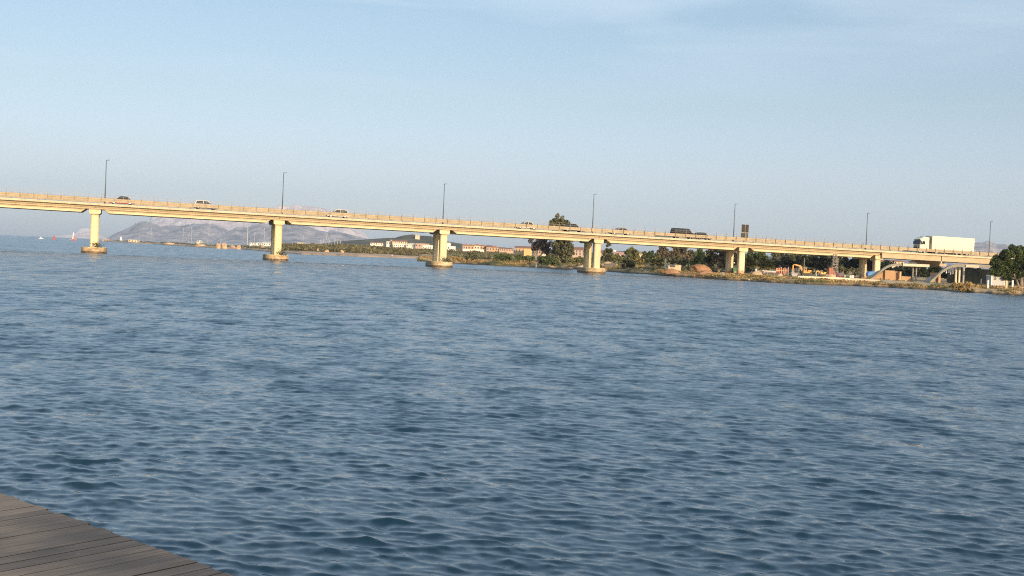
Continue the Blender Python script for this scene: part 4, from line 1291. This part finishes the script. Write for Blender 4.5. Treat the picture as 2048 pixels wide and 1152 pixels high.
for (px, pt, pb, w, Y, lab) in [(1000, 528, 531.2, 13, 338, 'flat pinkish rock at the water edge below the hedge'), (1233, 536, 540.5, 14, 300, 'grey boulder at the water edge right of the fourth pier'),
                                (1258, 538.5, 544.5, 18, 292, 'dark grey boulder below the darkest round bush'), (1212, 537, 542, 10, 303, 'dark boulder touching the fourth footing'),
                                (1303, 546.5, 550.5, 11, 277, 'dark rock at the water line left of the pale post'), (1446, 544, 550.5, 12, 236, 'dark heap of stones left of the fifth pier')]:
    rock('rock', lab, px, pt, pb, w, Y, rock_g, 'grey rocks on the near bank', seed=8)
for (px, py, Y, lab) in [(1498, 558.5, 227.5, 'white float nearest the fifth pier on the waterline'), (1520, 559.5, 226, 'second white float right of the fifth pier'), (1529.5, 559.5, 226, 'cream float right of the small dry bush'), (1542, 560.5, 225, 'rightmost white float of the row by the fifth pier'), (2015, 587.5, 199, 'white float at the water edge below the booth')]:
    rock('float', lab, px, py - 1.5, py + 1.5, 3.4, Y, hull_w, 'white floats along the waterline', cat='float')

# ------------------------------------------------------------------ the works by the water
red_earth = mat('red_earth', (.25, .135, .085), .95, col2=(.40, .24, .15), scale=.5, detail=8, bump=.4, coords='Object')
tan_earth = mat('tan_earth', (.36, .25, .15), .95, col2=(.50, .36, .23), scale=.5, detail=8, bump=.4)
for (px, pt, pb, w, Y, m_, lab) in [(1402, 528.5, 541, 50, 262, red_earth, 'large red brown earth mound left of the fifth pier'), (1412, 542, 552, 42, 246, red_earth, 'low reddish bank of earth below the large mound'),
                                    (1345, 533, 546, 30, 258, red_earth, 'reddish earth heap left of the large mound'), (1516, 541, 552, 26, 246, tan_earth, 'tan gravel heap right of the fifth pier'),
                                    (1548, 543, 552, 34, 250, tan_earth, 'wide tan gravel heap in front of the olive trees'), (1560, 546.5, 553, 13, 238, tan_earth, 'small round gravel heap under the rust red panels'),
                                    (1660, 547.5, 555, 30, 243, tan_earth, 'orange tan gravel heap below the red silo'), (1170, 527, 537, 44, 325, tan_earth, 'ochre bank right of the tallest tree'),
                                    (1218, 523, 537, 40, 312, tan_earth, 'ochre earth bank right of the fourth pier'), (1295, 527, 540, 26, 290, red_earth, 'orange earth bank right of the darkest round bush')]:
    rock('earth_mound', lab, px, pt, pb, w, Y, m_, 'heaps of earth and gravel on the near bank', seed=5, cat='mound')

# quay wall along the bank
def poly_wall(name, label, pts, th, m_, cat='wall'):
    """pts: (px, py_top, py_bottom, Y)"""
    P = []
    for (px, a, b, Y) in pts:
        x, zt = at(px, a, Y); _, zb = at(px, b, Y); P.append((x, Y, zb, zt))
    o_ = P[0]
    mb = MB(); vs = []
    for (x, y, zb, zt) in P:
        vs += [(x - o_[0], y - o_[1], zb - .5), (x - o_[0], y - o_[1], zt), (x - o_[0], y - o_[1] + th, zt), (x - o_[0], y - o_[1] + th, zb - .5)]
    fs = [(0, 1, 2, 3), tuple(range(len(vs) - 4, len(vs)))[::-1]]
    for i in range(len(P) - 1):
        a = i * 4
        fs += [(a + j, a + (j + 1) % 4, a + 4 + (j + 1) % 4, a + 4 + j) for j in range(4)]
    mb.add(vs, fs)
    o = mb.build(name, m_); o.location = (o_[0], o_[1], 0)
    tag(o, label, cat)
    return o


quay_m = mat('quay_concrete', (.70, .60, .44), .85, var=.06, scale=.5, detail=8)
poly_wall('quay_wall', 'long low pale concrete wall along the bank from the excavator to the bushes', [(1596, 551.8, 555.5, 231), (1640, 553.5, 557.5, 233), (1700, 556, 562.5, 236), (1760, 559.5, 564, 233), (1830, 564.0, 568.5, 226), (1868, 566, 569.8, 222), (1906, 568.6, 571.8, 218)], .5, quay_m)

# curved concrete ramps in front of the bridge end
def strip_obj(name, pts, th_px, y0, depth, m_, parent, loc):
    """ribbon whose top follows (px, py), pushed back by depth"""
    vs = []
    for (px, py) in pts:
        x, z = at(px, py, y0); _, zb = at(px, py + th_px, y0)
        vs += [(x - loc[0], 0 + y0 - loc[1], z), (x - loc[0], y0 - loc[1] + depth, z), (x - loc[0], y0 - loc[1] + depth, zb), (x - loc[0], y0 - loc[1], zb)]
    fs = [(0, 1, 2, 3), tuple(range(len(vs) - 4, len(vs)))[::-1]]
    for i in range(len(pts) - 1):
        a = i * 4
        fs += [(a + j, a + 4 + j, a + 4 + (j + 1) % 4, a + (j + 1) % 4) for j in range(4)]
    return MB().add(vs, fs).build(name, m_, parent)


def pbox(name, p0, p1, pt, pb, Y, depth, m_, parent, loc, dn=0.0):
    pc = (p0 + p1) / 2
    x0, _ = at(p0, (pt + pb) / 2, Y); x1, _ = at(p1, (pt + pb) / 2, Y); _, zt = at(pc, pt, Y); _, zb = at(pc, pb, Y)
    return MB().box(x0 - loc[0], x1 - loc[0], Y - loc[1], Y - loc[1] + depth, zb - dn - loc[2], zt - loc[2]).build(name, m_, parent)


brick = mat('orange_render', (.44, .27, .15), .9, var=.08, scale=.4, detail=8)
ramp_conc = mat('ramp_concrete', (.24, .215, .165), .85, var=.15, scale=.5, detail=8)
loc = (wx(1800, 250, 1), 250, 0)
ra = empty('curved_ramp', loc); tag(ra, 'left curved concrete ramp rising from the ground to a flat slab above an orange wall', 'ramp', 'curved ramps by the bridge end')
strip_obj('slab', [(1735, 561), (1748, 553), (1757, 545), (1766, 537.5), (1774, 532), (1783, 528.5), (1792, 527), (1820, 527.3), (1859, 529.2)], 4.6, 250, 1.1, ramp_conc, ra, loc)
pbox('slab_edge', 1806, 1859, 527.9, 533.2, 249.7, .25, mat('lit_edge', (.56, .50, .38), .85), ra, loc)  # paler strip: sunlight on the slab's edge put into its colour
vs = [at(1738, 562.3, 251.0), at(1752, 553, 251), at(1770, 541.5, 251), at(1772, 562.8, 251)]
MB().prism([(p[0] - loc[0], p[1]) for p in vs], 1.2, 6).build('side_wall', brick, ra)
pbox('front_wall', 1770, 1789.5, 541, 563.5, 250.6, 4, brick, ra, loc, .5)
pbox('side_wall', 1789.6, 1799, 543, 564, 252.0, 3, brick, ra, loc, .5)
pbox('side_wall', 1799.1, 1802.5, 543.2, 564, 251.0, 3, mat('pale_render', (.60, .40, .24), .9), ra, loc, .5)
pbox('low_wall', 1803, 1824, 553, 565, 251.4, .4, brick, ra, loc, .5)
for p in (1825.0, 1831.8):
    pbox('column', p, p + 2.1, 533.4, 563.5, 251, .3, conc_grey, ra, loc, .5)
loc = (wx(1920, 243, 1), 243, 0)
rb_ = empty('curved_ramp', loc); tag(rb_, 'right curved concrete ramp with a long flat slab ending behind the round pine', 'ramp', 'curved ramps by the bridge end')
strip_obj('slab', [(1860, 563), (1868, 556), (1877, 548), (1886, 540), (1895, 534), (1904, 530.2), (1915, 528.8), (1935, 528.6), (1960, 529.8), (1995, 531.5)], 5.0, 243, 1.1, ramp_conc, rb_, loc)
pbox('slab_edge', 1932, 1957.5, 530.2, 535.0, 242.72, .25, mat('pinkish_edge', (.62, .44, .32), .85), rb_, loc)
vs = [at(1863, 565, 244), at(1876, 553, 244), at(1877, 552, 244), at(1877, 566, 244)]
MB().prism([(p[0] - loc[0], p[1]) for p in vs], 1.2, 6).build('side_wall', conc_grey, rb_)
pbox('end_wall', 1877, 1881.3, 545.5, 566.5, 243.5, 5, brick, rb_, loc, .3)
for p in (1911, 1917.8):
    pbox('column', p, p + 3, 534.3, 566, 245, .4, wall_c, rb_, loc, .5)
pbox('column', 1926.5, 1929.5, 534.5, 552, 249, .4, conc_grey, rb_, loc, 2)
q = MB()
for i in range(8):
    xx = wx(1889 + i * 2.9 + (i % 3), 247, 3); _, z0_ = at(1889, 535.3, 247); _, z1_ = at(1889, 535.5 + (8, 11, 6, 10, 13, 12, 9, 5)[i], 247)
    q.box(xx - loc[0] - .09, xx - loc[0] + .09, 4.0, 4.1, z1_, z0_)
q.build('hanging_boards', wall_w, rb_)
pbox('back_wall', 1895, 1985, 537.2, 566, 262, .3, mat('ramp_shade_dark', (.006, .008, .008), .9, spec=.05, var=.5, scale=.4, col2=(.018, .020, .018)), rb_, loc, 1)  # near-black sheet: the shade behind the ramp put into its colour

# machines
def excavator(name, label, px, pb, Y, s, facing, pose=0, paint=None):
    x, z = at(px, pb, Y)
    root = empty(name, (x, Y, z), 0 if facing > 0 else math.pi); tag(root, label, 'excavator', 'yellow and orange machines at the works')
    root.scale = (s, s, s)
    pm = paint
    for sy in (-1, 1):
        MB().prism([(-1.7, .15), (-1.4, 0), (1.4, 0), (1.7, .15), (1.7, .55), (1.4, .75), (-1.4, .75), (-1.7, .55)], sy * 1.0 - .25, sy * 1.0 + .25).build('track', black_pl, root, bevel=.03)
    MB().box(-1.6, 1.1, -1.2, 1.2, .85, 1.5).build('body', pm, root, bevel=.06)
    MB().box(-2.1, -.7, -1.2, 1.2, 1.5, 2.1).build('engine_cover', pm, root, bevel=.1)
    cb = MB().prism([(-.2, 1.5), (1.1, 1.5), (1.05, 2.2), (.8, 2.85), (-.2, 2.85)], .2, 1.2).build('cab', pm, root, bevel=.04)
    MB().box(-.05, .78, 1.205, 1.22, 1.9, 2.7).build('cab_window', glass, cb); MB().box(-.05, .78, .18, .195, 1.9, 2.7).build('cab_window', glass, cb)
    if pose == 0:                                      # boom arched high, stick hanging down to the bucket
        P = [(1.0, 1.4), (2.3, 3.6), (4.6, 4.1), (5.1, 3.8), (5.2, 1.4)]
    else:
        P = [(1.0, 1.4), (2.0, 2.4), (3.0, 2.5), (3.3, 2.2), (3.4, .9)]
    def limb(a, b, w0, w1, nm):
        d = Vector((b[0] - a[0], 0, b[1] - a[1])).normalized(); n = Vector((-d.z, 0, d.x))
        MB().prism([(a[0] + n.x * w0, a[1] + n.z * w0), (b[0] + n.x * w1, b[1] + n.z * w1), (b[0] - n.x * w1, b[1] - n.z * w1), (a[0] - n.x * w0, a[1] - n.z * w0)], -.2, .2).build(nm, pm, root)
    limb(P[0], P[1], .22, .32, 'boom'); limb(P[1], P[2], .32, .22, 'boom'); limb(P[3], P[4], .25, .15, 'stick')
    limb(P[2], P[3], .16, .16, 'boom')
    e = P[4]
    MB().prism([(e[0] + .2, e[1] + .1), (e[0] - .2, e[1] + .1), (e[0] - .7, e[1] - .5), (e[0] - .5, e[1] - 1.0), (e[0] + .1, e[1] - 1.1), (e[0] + .3, e[1] - .6)], -.45, .45).build('bucket', conc_grey, root)
    MB().tube((1.3, 0, 1.2), (2.6, 0, 3.2), .09).build('hydraulic_ram', mast_m, root)


or_m = mat('machine_orange', (.62, .28, .05), .5, var=.05)
ye_m = mat('machine_yellow', (.66, .36, .08), .5, var=.05)
excavator('excavator', 'orange excavator with its boom arched over to the left', 1611, 550.5, 241, .47, -1, 0, or_m)
excavator('digger', 'smaller yellow digger right of the orange excavator', 1644, 551.5, 242, .34, -1, 1, ye_m)
loc = (wx(1588, 238, 1), 238, 0)
o = empty('skip_bin', loc); tag(o, 'grey metal skip under the arched boom of the orange excavator', 'skip')
x0, x1 = wx(1582.5, 238, 1) - loc[0], wx(1595.5, 238, 1) - loc[0]; _, zt = at(1589, 545.5, 238); _, zb = at(1589, 552.5, 238)
MB().prism([(x0, zt), (x1, zt), (x1 - .15, zb), (x0 + .15, zb)], 0, 1.6).build('body', mat('skip_grey', (.33, .31, .30), .6, var=.1), o)
MB().box(x0 - .05, x1 + .05, -.06, 1.66, zt - .1, zt + .02).build('rim', conc_grey, o)
# rust red panels
loc = (wx(1560, 247, 1), 247, 0)
rust = mat('rust_red', (.36, .12, .07), .8, col2=(.46, .20, .12), scale=.9, detail=7)
o = empty('formwork_rack', loc); tag(o, 'rack of rust red steel panels left of the excavator', 'panel rack')
for i, (a_, b_, t_) in enumerate([(1552, 1556.5, 536), (1557, 1560.5, 535.5), (1561, 1564, 534.5), (1565.5, 1569, 536.5), (1569.5, 1573, 537), (1573.5, 1577, 536.5)]):
    pbox('panel', a_, b_, t_, 547, 247, .2, rust, o, loc)
pbox('brace', 1552, 1577, 541, 542, 246.9, .08, conc_pale, o, loc)
for p in (1562.4, 1569.2, 1576):
    pbox('upright', p, p + 1, 534.5, 548, 246.8, .1, wall_p, o, loc, .3)
# red silo with its conveyor, lattice mast
loc = (wx(1662, 246, 1), 246, 0)
redp = mat('silo_red', (.36, .12, .07), .6, var=.1)
o = empty('silo', loc); tag(o, 'narrow red silo beside the white lattice mast', 'silo')
pbox('body', 1658.5, 1662.8, 535.5, 548.5, 246, 1.0, redp, o, loc, .3)
pbox('body', 1663, 1666.4, 534.2, 548.8, 246.2, 1.0, rust, o, loc, .3)
pbox('lid', 1662, 1666.6, 533, 534.2, 246, 1.0, black_pl, o, loc)
q = MB(); xa, za = at(1667, 543, 246); xb, zb = at(1671, 550.5, 246)
q.tube((xa - loc[0], .5, za), (xb - loc[0], .5, zb), .25); q.build('chute', redp, o)
mast_w = mat('mast_grey', (.22, .205, .18), .7)
loc = (wx(1668, 262, 1), 262, gz(1668, 262)[1])
o = empty('lattice_mast', loc); tag(o, 'white lattice mast rising up to the deck in the sixth span', 'mast')
_, zt = at(1668, 509, 262); zt -= loc[2]
q = MB()
for sx in (-1, 1):
    for sy in (-1, 1): q.tube((sx * .75, sy * .75, -.3), (sx * .3, sy * .3, zt), .07, .06, 5)
q.build('leg_frame', mast_w, o)
q = MB()
for i in range(7):
    f0, f1 = i / 7, (i + 1) / 7
    w0, w1 = .75 - .45 * f0, .75 - .45 * f1
    s = 1 if i % 2 else -1
    for sy in (-1, 1): q.tube((s * w0, sy * w0, zt * f0), (-s * w1, sy * w1, zt * f1), .05, n=5)
    q.box(-w1 - .05, w1 + .05, -w1 - .05, w1 + .05, zt * f1 - .06, zt * f1 + .06)
q.build('bracing', mast_w, o)
for (px, lab) in [(1674.5, 'thin pale pole just right of the lattice mast'), (1607, 'thin pale pole behind the orange excavator')]:
    xx, zz = gz(px, 265); _, zt = at(px, 516, 265)
    o = MB().tube((0, 0, -.3), (0, 0, zt - zz), .07, .06).build('pole', conc_grey); o.location = (xx, 265, zz); tag(o, lab, 'pole', 'thin poles at the works')

# crates, boat, tarp, skip
for (p0, p1, pt, pb, Y, lab) in [(1699.5, 1703.5, 550.5, 555.3, 249, 'left one of two small white crates near the last columns'), (1704.2, 1708, 550.2, 555.6, 249, 'right one of two small white crates near the last columns'),
                                 (1688, 1692, 550.5, 554.8, 250, 'small grey crate right of the blue debris')]:
    loc = (wx((p0 + p1) / 2, Y, 1), Y, at(p0, pb, Y)[1])
    o = empty('crate', loc); tag(o, lab, 'crate', 'crates at the works')
    pbox('box', p0, p1, pt + .8, pb, Y, .5, wall_w if p0 > 1695 else conc_grey, o, loc)
    pbox('lid', p0 - .2, p1 + .2, pt, pt + .75, Y - .03, .56, conc_edge, o, loc)
loc = (wx(1540, 252, 1), 252, at(1540, 548.5, 252)[1])
o = empty('upturned_boat', loc, .1); tag(o, 'pale pink small boat hull drawn up left of the rust red panels', 'boat')
q = MB(); q.add([(-1.5, -.5, 0), (-1.5, .5, 0), (.9, .5, 0), (.9, -.5, 0), (1.8, 0, .5), (-1.5, -.65, .55), (-1.5, .65, .55), (.8, .65, .6), (.8, -.65, .6)],
                [(0, 1, 2, 3), (5, 8, 7, 6), (0, 5, 6, 1), (1, 6, 7, 2), (0, 3, 8, 5), (3, 4, 8), (2, 7, 4), (8, 4, 7), (3, 2, 4)])
q.build('hull', mat('pale_pink_hull', (.55, .42, .38), .6), o)
MB().box(-1.6, 1.2, -.04, .04, .60, .68).build('thwart', wall_w, o)
blue_m = mat('blue_tarp', (.05, .20, .50), .55, var=.15, scale=2, bump=.5)
vs = [at(1735, 549, 247), at(1737, 544, 247), at(1746, 542.5, 247), at(1752.5, 543.3, 247), at(1748, 547, 247), at(1742, 551, 247), at(1736, 552, 247)]
x0_ = vs[0][0]
o = MB().prism([(p[0] - x0_, p[1]) for p in vs], 0, 1.5).build('tarpaulin', blue_m, bevel=.08); o.location = (x0_, 247, 0); tag(o, 'bright blue tarpaulin over a heap between the last columns', 'tarpaulin')
loc = (wx(1676, 248, 1), 248, at(1676, 552.5, 248)[1])
o = rock('debris_pile', 'dark blue and red heap of debris right of the red silo', 1677, 546, 552.5, 14, 248, mat('debris', (.05, .06, .16), .8, col2=(.30, .10, .08), scale=1.6, detail=6), cat='debris')
loc = (wx(1471.5, 262, 1), 262, 0)
o = empty('green_container', loc); tag(o, 'green container seen between the two columns of the fifth pier', 'container')
pbox('body', 1466, 1476.5, 535.5, 548, 262, 2.4, mat('container_green', (.07, .17, .08), .7, var=.1), o, loc, .3)
pbox('door', 1468.5, 1473, 542, 547.5, 261.9, .1, mat('pale_green', (.25, .30, .18), .7), o, loc)
# posts standing on the bank
GP = 'pale posts on the bank'
for (p0, p1, pt, pb, Y, lab) in [(1071.5, 1074, 524.5, 533, 337, 'short white post at the water edge below the bare brown tree'), (1284, 1286, 537.5, 547.5, 283, 'white post at the water edge in the fifth span'),
                                 (1329.5, 1333, 516.5, 532.5, 276, 'tall pale concrete post left of the broad brownish tree'), (1511, 1513.5, 537, 546, 262, 'short pale post under the olive tree'),
                                 (1962, 1963.8, 557.5, 574, 216, 'thin grey post left of the white booth'), (1975, 1977.8, 559.5, 578, 208, 'pale post just left of the white booth'),
                                 (2011, 2015, 560.5, 580.5, 206, 'thick pinkish post right of the white booth'), (2024, 2027, 560, 579, 206, 'pale post second to the right of the white booth')]:
    x0, zt = at(p0, pt, Y); x1, _ = at(p1, pt, Y); _, zb = at((p0 + p1) / 2, pb, Y)
    w = (x1 - x0) / 2
    q = MB().box(-w, w, -w, w, -.4, zt - zb - .08)
    q.add([(-w, -w, zt - zb - .08), (w, -w, zt - zb - .08), (w, w, zt - zb - .08), (-w, w, zt - zb - .08), (0, 0, zt - zb)], [(0, 1, 4), (1, 2, 4), (2, 3, 4), (3, 0, 4)])
    o = q.build('post', conc_edge if p1 - p0 > 3 else wall_w); o.location = ((x0 + x1) / 2, Y, zb); tag(o, lab, 'post', GP)
# fence wires between the posts by the booth
poly_wall('low_wall', 'low pinkish wall under the round pine right of the booth', [(2028, 573, 577.5, 206), (2060, 574.5, 579, 205), (2110, 577, 581, 203)], .2, mat('low_wall', (.42, .30, .22), .9))
# booth
loc = (wx(1996, 212, 1), 212, at(1996, 573, 212)[1])
bo = empty('booth', loc); tag(bo, 'white booth with two windows in the shade of the round pine', 'booth')
bw_m = mat('booth_white', (.66, .64, .58), .6, var=.04)
x0, x1 = wx(1982.5, 212, 2) - loc[0], wx(2010, 212, 2) - loc[0]; zt = at(1996, 551, 212)[1] - loc[2]
MB().box(x0, x1, 0, 2.2, -.2, zt).build('wall', mat('booth_panel', (.40, .40, .40), .6, var=.05), bo)
MB().box(x0 - .08, x1 + .08, -.08, 2.3, zt - .14, zt + .03).build('roof', bw_m, bo)
MB().box(x0 - .04, x0 + .12, -.05, .06, -.2, zt - .15).build('corner_post', bw_m, bo); MB().box(x1 - .12, x1 + .04, -.05, .06, -.2, zt - .15).build('corner_post', bw_m, bo)
for (a_, b_) in ((.13, .40), (.56, .72)):
    f_ = MB().box(x0 + (x1 - x0) * a_, x0 + (x1 - x0) * b_, -.03, .02, zt * .52, zt * .86).build('window', bw_m, bo)
    MB().box(x0 + (x1 - x0) * a_ + .06, x0 + (x1 - x0) * b_ - .06, -.045, -.032, zt * .52 + .06, zt * .86 - .06).build('pane', window_m, f_)
for (a_, lab) in ((.25, ''), (.8, '')):
    xx = x0 + (x1 - x0) * a_
    MB().tube((xx, .4, zt), (xx, .4, zt + .28), .025).build('lamp_stem', galv, bo)
    MB().box(xx - .2, xx + .2, .3, .5, zt + .24, zt + .38).build('lamp_head', bw_m, bo)
# low shed with a dark opening
loc = (wx(1345, 270, 1), 270, at(1345, 535, 270)[1])
o = empty('shed', loc); tag(o, 'low tan shed with a dark opening right of the pale concrete post', 'shed')
pbox('wall', 1337, 1362, 529, 536, 270, 3, wall_c, o, loc, .5)
pbox('opening', 1339.5, 1350.5, 530.5, 534.5, 269.95, .1, window_m, o, loc)
# bright orange marker at the water edge
o = rock('orange_bag', 'bright orange red bag at the water edge below the red mound', 1418, 548, 554, 5, 243.5, mat('orange_bag', (.62, .13, .05), .7), cat='bag')

# embankment that carries the road beyond the bridge
e_ = MB()
pr = []
for a in (214.0, 260.0, 330.0, 420.0):
    z = deckz(min(a, 250)) - .05
    for (d, zz) in ((-9, .4), (-.2, z), (10.8, z), (20, .4)):
        x, y = bw(a, d); pr.append((x, y, zz if a > 214 or True else zz))
fs = []
for i in range(3): fs += [(i * 4 + j, i * 4 + j + 1, i * 4 + 5 + j, i * 4 + 4 + j) for j in range(3)]
fs += [(0, 1, 2, 3)]
e_.add(pr, fs)
o = e_.build('embankment', gmat); tag(o, 'earth embankment carrying the road beyond the end of the bridge', 'ground', kind='structure')

# ------------------------------------------------------------------ foreground deck
wood = bpy.data.materials.new('weathered_wood'); wood.use_nodes = True
n, l = wood.node_tree.nodes, wood.node_tree.links
b = n['Principled BSDF']; b.inputs['Roughness'].default_value = .75; b.inputs['Specular IOR Level'].default_value = .3
PA = math.atan2(.809, .588)
g = n.new('ShaderNodeTexCoord')
mp = n.new('ShaderNodeMapping'); mp.inputs['Scale'].default_value = (1.2, 34, 10); l.new(g.outputs['Object'], mp.inputs[0])
x1_ = n.new('ShaderNodeTexNoise'); x1_.inputs['Scale'].default_value = 1.6; x1_.inputs['Detail'].default_value = 7; l.new(mp.outputs[0], x1_.inputs['Vector'])
x2_ = n.new('ShaderNodeTexNoise'); x2_.inputs['Scale'].default_value = 1.1; x2_.inputs['Detail'].default_value = 5; l.new(g.outputs['Object'], x2_.inputs['Vector'])
gi = n.new('ShaderNodeNewGeometry')
s1 = n.new('ShaderNodeMath'); s1.operation = 'MULTIPLY_ADD'; s1.inputs[1].default_value = .55; l.new(x1_.outputs[0], s1.inputs[0]); l.new(x2_.outputs[0], s1.inputs[2])
s2 = n.new('ShaderNodeMath'); s2.operation = 'MULTIPLY_ADD'; s2.inputs[1].default_value = .12; l.new(gi.outputs['Random Per Island'], s2.inputs[0]); l.new(s1.outputs[0], s2.inputs[2])
r = n.new('ShaderNodeValToRGB'); e = r.color_ramp.elements
e[0].position = .58; e[0].color = (.064, .052, .046, 1); e[1].position = 1.15 if False else 1.0; e[1].color = (.235, .175, .125, 1)
q = e.new(.78); q.color = (.122, .093, .073, 1)
l.new(s2.outputs[0], r.inputs[0])
x3_ = n.new('ShaderNodeTexNoise'); x3_.inputs['Scale'].default_value = 9; x3_.inputs['Detail'].default_value = 2; l.new(g.outputs['Object'], x3_.inputs['Vector'])
m3 = n.new('ShaderNodeMapRange'); m3.inputs[1].default_value = .76; m3.inputs[2].default_value = .80; l.new(x3_.outputs[0], m3.inputs[0])
mx = n.new('ShaderNodeMix'); mx.data_type = 'RGBA'; mx.inputs[7].default_value = (.45, .43, .40, 1); l.new(m3.outputs[0], mx.inputs[0]); l.new(r.outputs[0], mx.inputs[6])
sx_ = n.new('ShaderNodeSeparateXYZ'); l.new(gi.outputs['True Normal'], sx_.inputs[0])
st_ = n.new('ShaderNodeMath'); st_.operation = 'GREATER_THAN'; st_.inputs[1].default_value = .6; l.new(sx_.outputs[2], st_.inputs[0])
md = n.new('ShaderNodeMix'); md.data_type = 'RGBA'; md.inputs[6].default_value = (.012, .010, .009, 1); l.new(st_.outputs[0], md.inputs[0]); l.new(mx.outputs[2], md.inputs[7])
l.new(md.outputs[2], b.inputs['Base Color'])
bp = n.new('ShaderNodeBump'); bp.inputs['Strength'].default_value = .5; bp.inputs['Distance'].default_value = .006; l.new(x1_.outputs[0], bp.inputs['Height']); l.new(bp.outputs[0], b.inputs['Normal'])
dock = empty('boardwalk', (-3.099, 7.892, .94), PA)
tag(dock, 'weathered grey brown wooden boardwalk corner at the lower left', 'boardwalk')
ex = Vector((.724, -.690))
cpx_, spx_ = math.cos(PA), math.sin(PA)
ux, uy = ex.x * cpx_ + ex.y * spx_, -ex.x * spx_ + ex.y * cpx_       # edge direction in the boards' frame
q = MB(); s = -9.0
rr = random.Random(3)
W = .122
while s < 14.5:
    y0 = s * uy
    y1 = y0 - W + rr.choice((.0015, .003, .008, .011))
    x_edge = s * ux
    xe = x_edge + rr.uniform(-.018, .012)
    slant = (y1 - y0) / uy * ux
    zj = rr.uniform(-.0015, .0015)
    cuts = [xe] + [xe * 0 + x_edge - c_ for c_ in ((1.35, 4.3, 7.3, 10.3, 13.5) if int(s * 10) % 3 else (.95 + 1.9, 5.8, 8.8, 11.8, 13.5))]
    for i in range(5):
        xa, xb = cuts[i], cuts[i + 1] + .006
        da = slant if i == 0 else 0
        q.add([(xa, y0, zj), (xa + da, y1, zj), (xb, y1, zj), (xb, y0, zj), (xa, y0, zj - .04), (xa + da, y1, zj - .04), (xb, y1, zj - .04), (xb, y0, zj - .04)],
              [(0, 3, 2, 1), (4, 5, 6, 7), (0, 1, 5, 4), (1, 2, 6, 5), (2, 3, 7, 6), (3, 0, 4, 7)])
    s += W / abs(uy)
bo_ = q.build('boards', wood, dock)
jm = mat('joist_wood', (.05, .04, .035), .9)
q = MB()
for off in (.12, 1.35, 2.85, 4.3, 5.8, 7.3, 8.8, 10.3):
    a_, b_ = Vector((-8 * ux - off, -8 * uy)), Vector((13.8 * ux - off, 13.8 * uy))
    d_ = (b_ - a_).normalized(); n_ = Vector((-d_.y, d_.x)) * .05
    vs = [(p.x, p.y, zz) for zz in (-.045, -.24) for p in (a_ + n_, b_ + n_, b_ - n_, a_ - n_)]
    q.add(vs, [(0, 1, 2, 3), (7, 6, 5, 4), (0, 4, 5, 1), (1, 5, 6, 2), (2, 6, 7, 3), (3, 7, 4, 0)])
q.build('joists', jm, dock)
for i in range(5):
    s_ = -6 + i * 4.5
    for off in (.3, 6.0):
        MB().tube((s_ * ux - off, s_ * uy, -2.6), (s_ * ux - off, s_ * uy, -.24), .13, n=10).build('pile', jm, dock)

# unseen leafy tree added behind the viewer to throw broken shade on the boards
qt = empty('added_shade_tree', (-1.9, -6.2, .9)); tag(qt, 'unseen leafy tree added behind the viewer to shade the boardwalk', 'tree')
Cs, Ss = [], []
for _ in range(150):
    d = nrs.normal(size=3); d /= np.linalg.norm(d)
    c = np.array([0, 0, 3.4]) + d * np.array([4.2, 2.2, 2.4]) * nrs.uniform(.2, 1)
    n_ = 170
    Cs.append(c + nrs.normal(size=(n_, 3)) * .38); Ss.append(np.full(n_, .10) * nrs.uniform(.6, 1.2, n_))
V, Fq, t = leaves(np.concatenate(Cs), np.concatenate(Ss), tints=nrs.uniform(.7, 1.3, sum(map(len, Ss))))
np_mesh('crown', V, Fq, green, {'tint': t}, parent=qt)
MB().tube((0, 0, -.2), (.1, 0, 2.8), .22, .14).build('trunk', wood_grey, qt)

# ------------------------------------------------------------------ haze
def make_haze():
    M = bpy.data.materials.new('haze_air')
    M.use_nodes = True
    n, l = M.node_tree.nodes, M.node_tree.links
    n.remove(n['Principled BSDF'])
    v = n.new('ShaderNodeVolumePrincipled')
    v.inputs['Color'].default_value = (0.66, 0.78, 1.0, 1)
    v.inputs['Density'].default_value = 6.0e-5
    v.inputs['Anisotropy'].default_value = 0.0
    l.new(v.outputs[0], n['Material Output'].inputs['Volume'])
    o = MB().box(-8500, 8500, -240, 18500, -4, 800).build('haze', M)
    tag(o, 'pale haze in the air that fades the far mountains', 'haze', kind='stuff')


HAZE = True
if HAZE: make_haze()
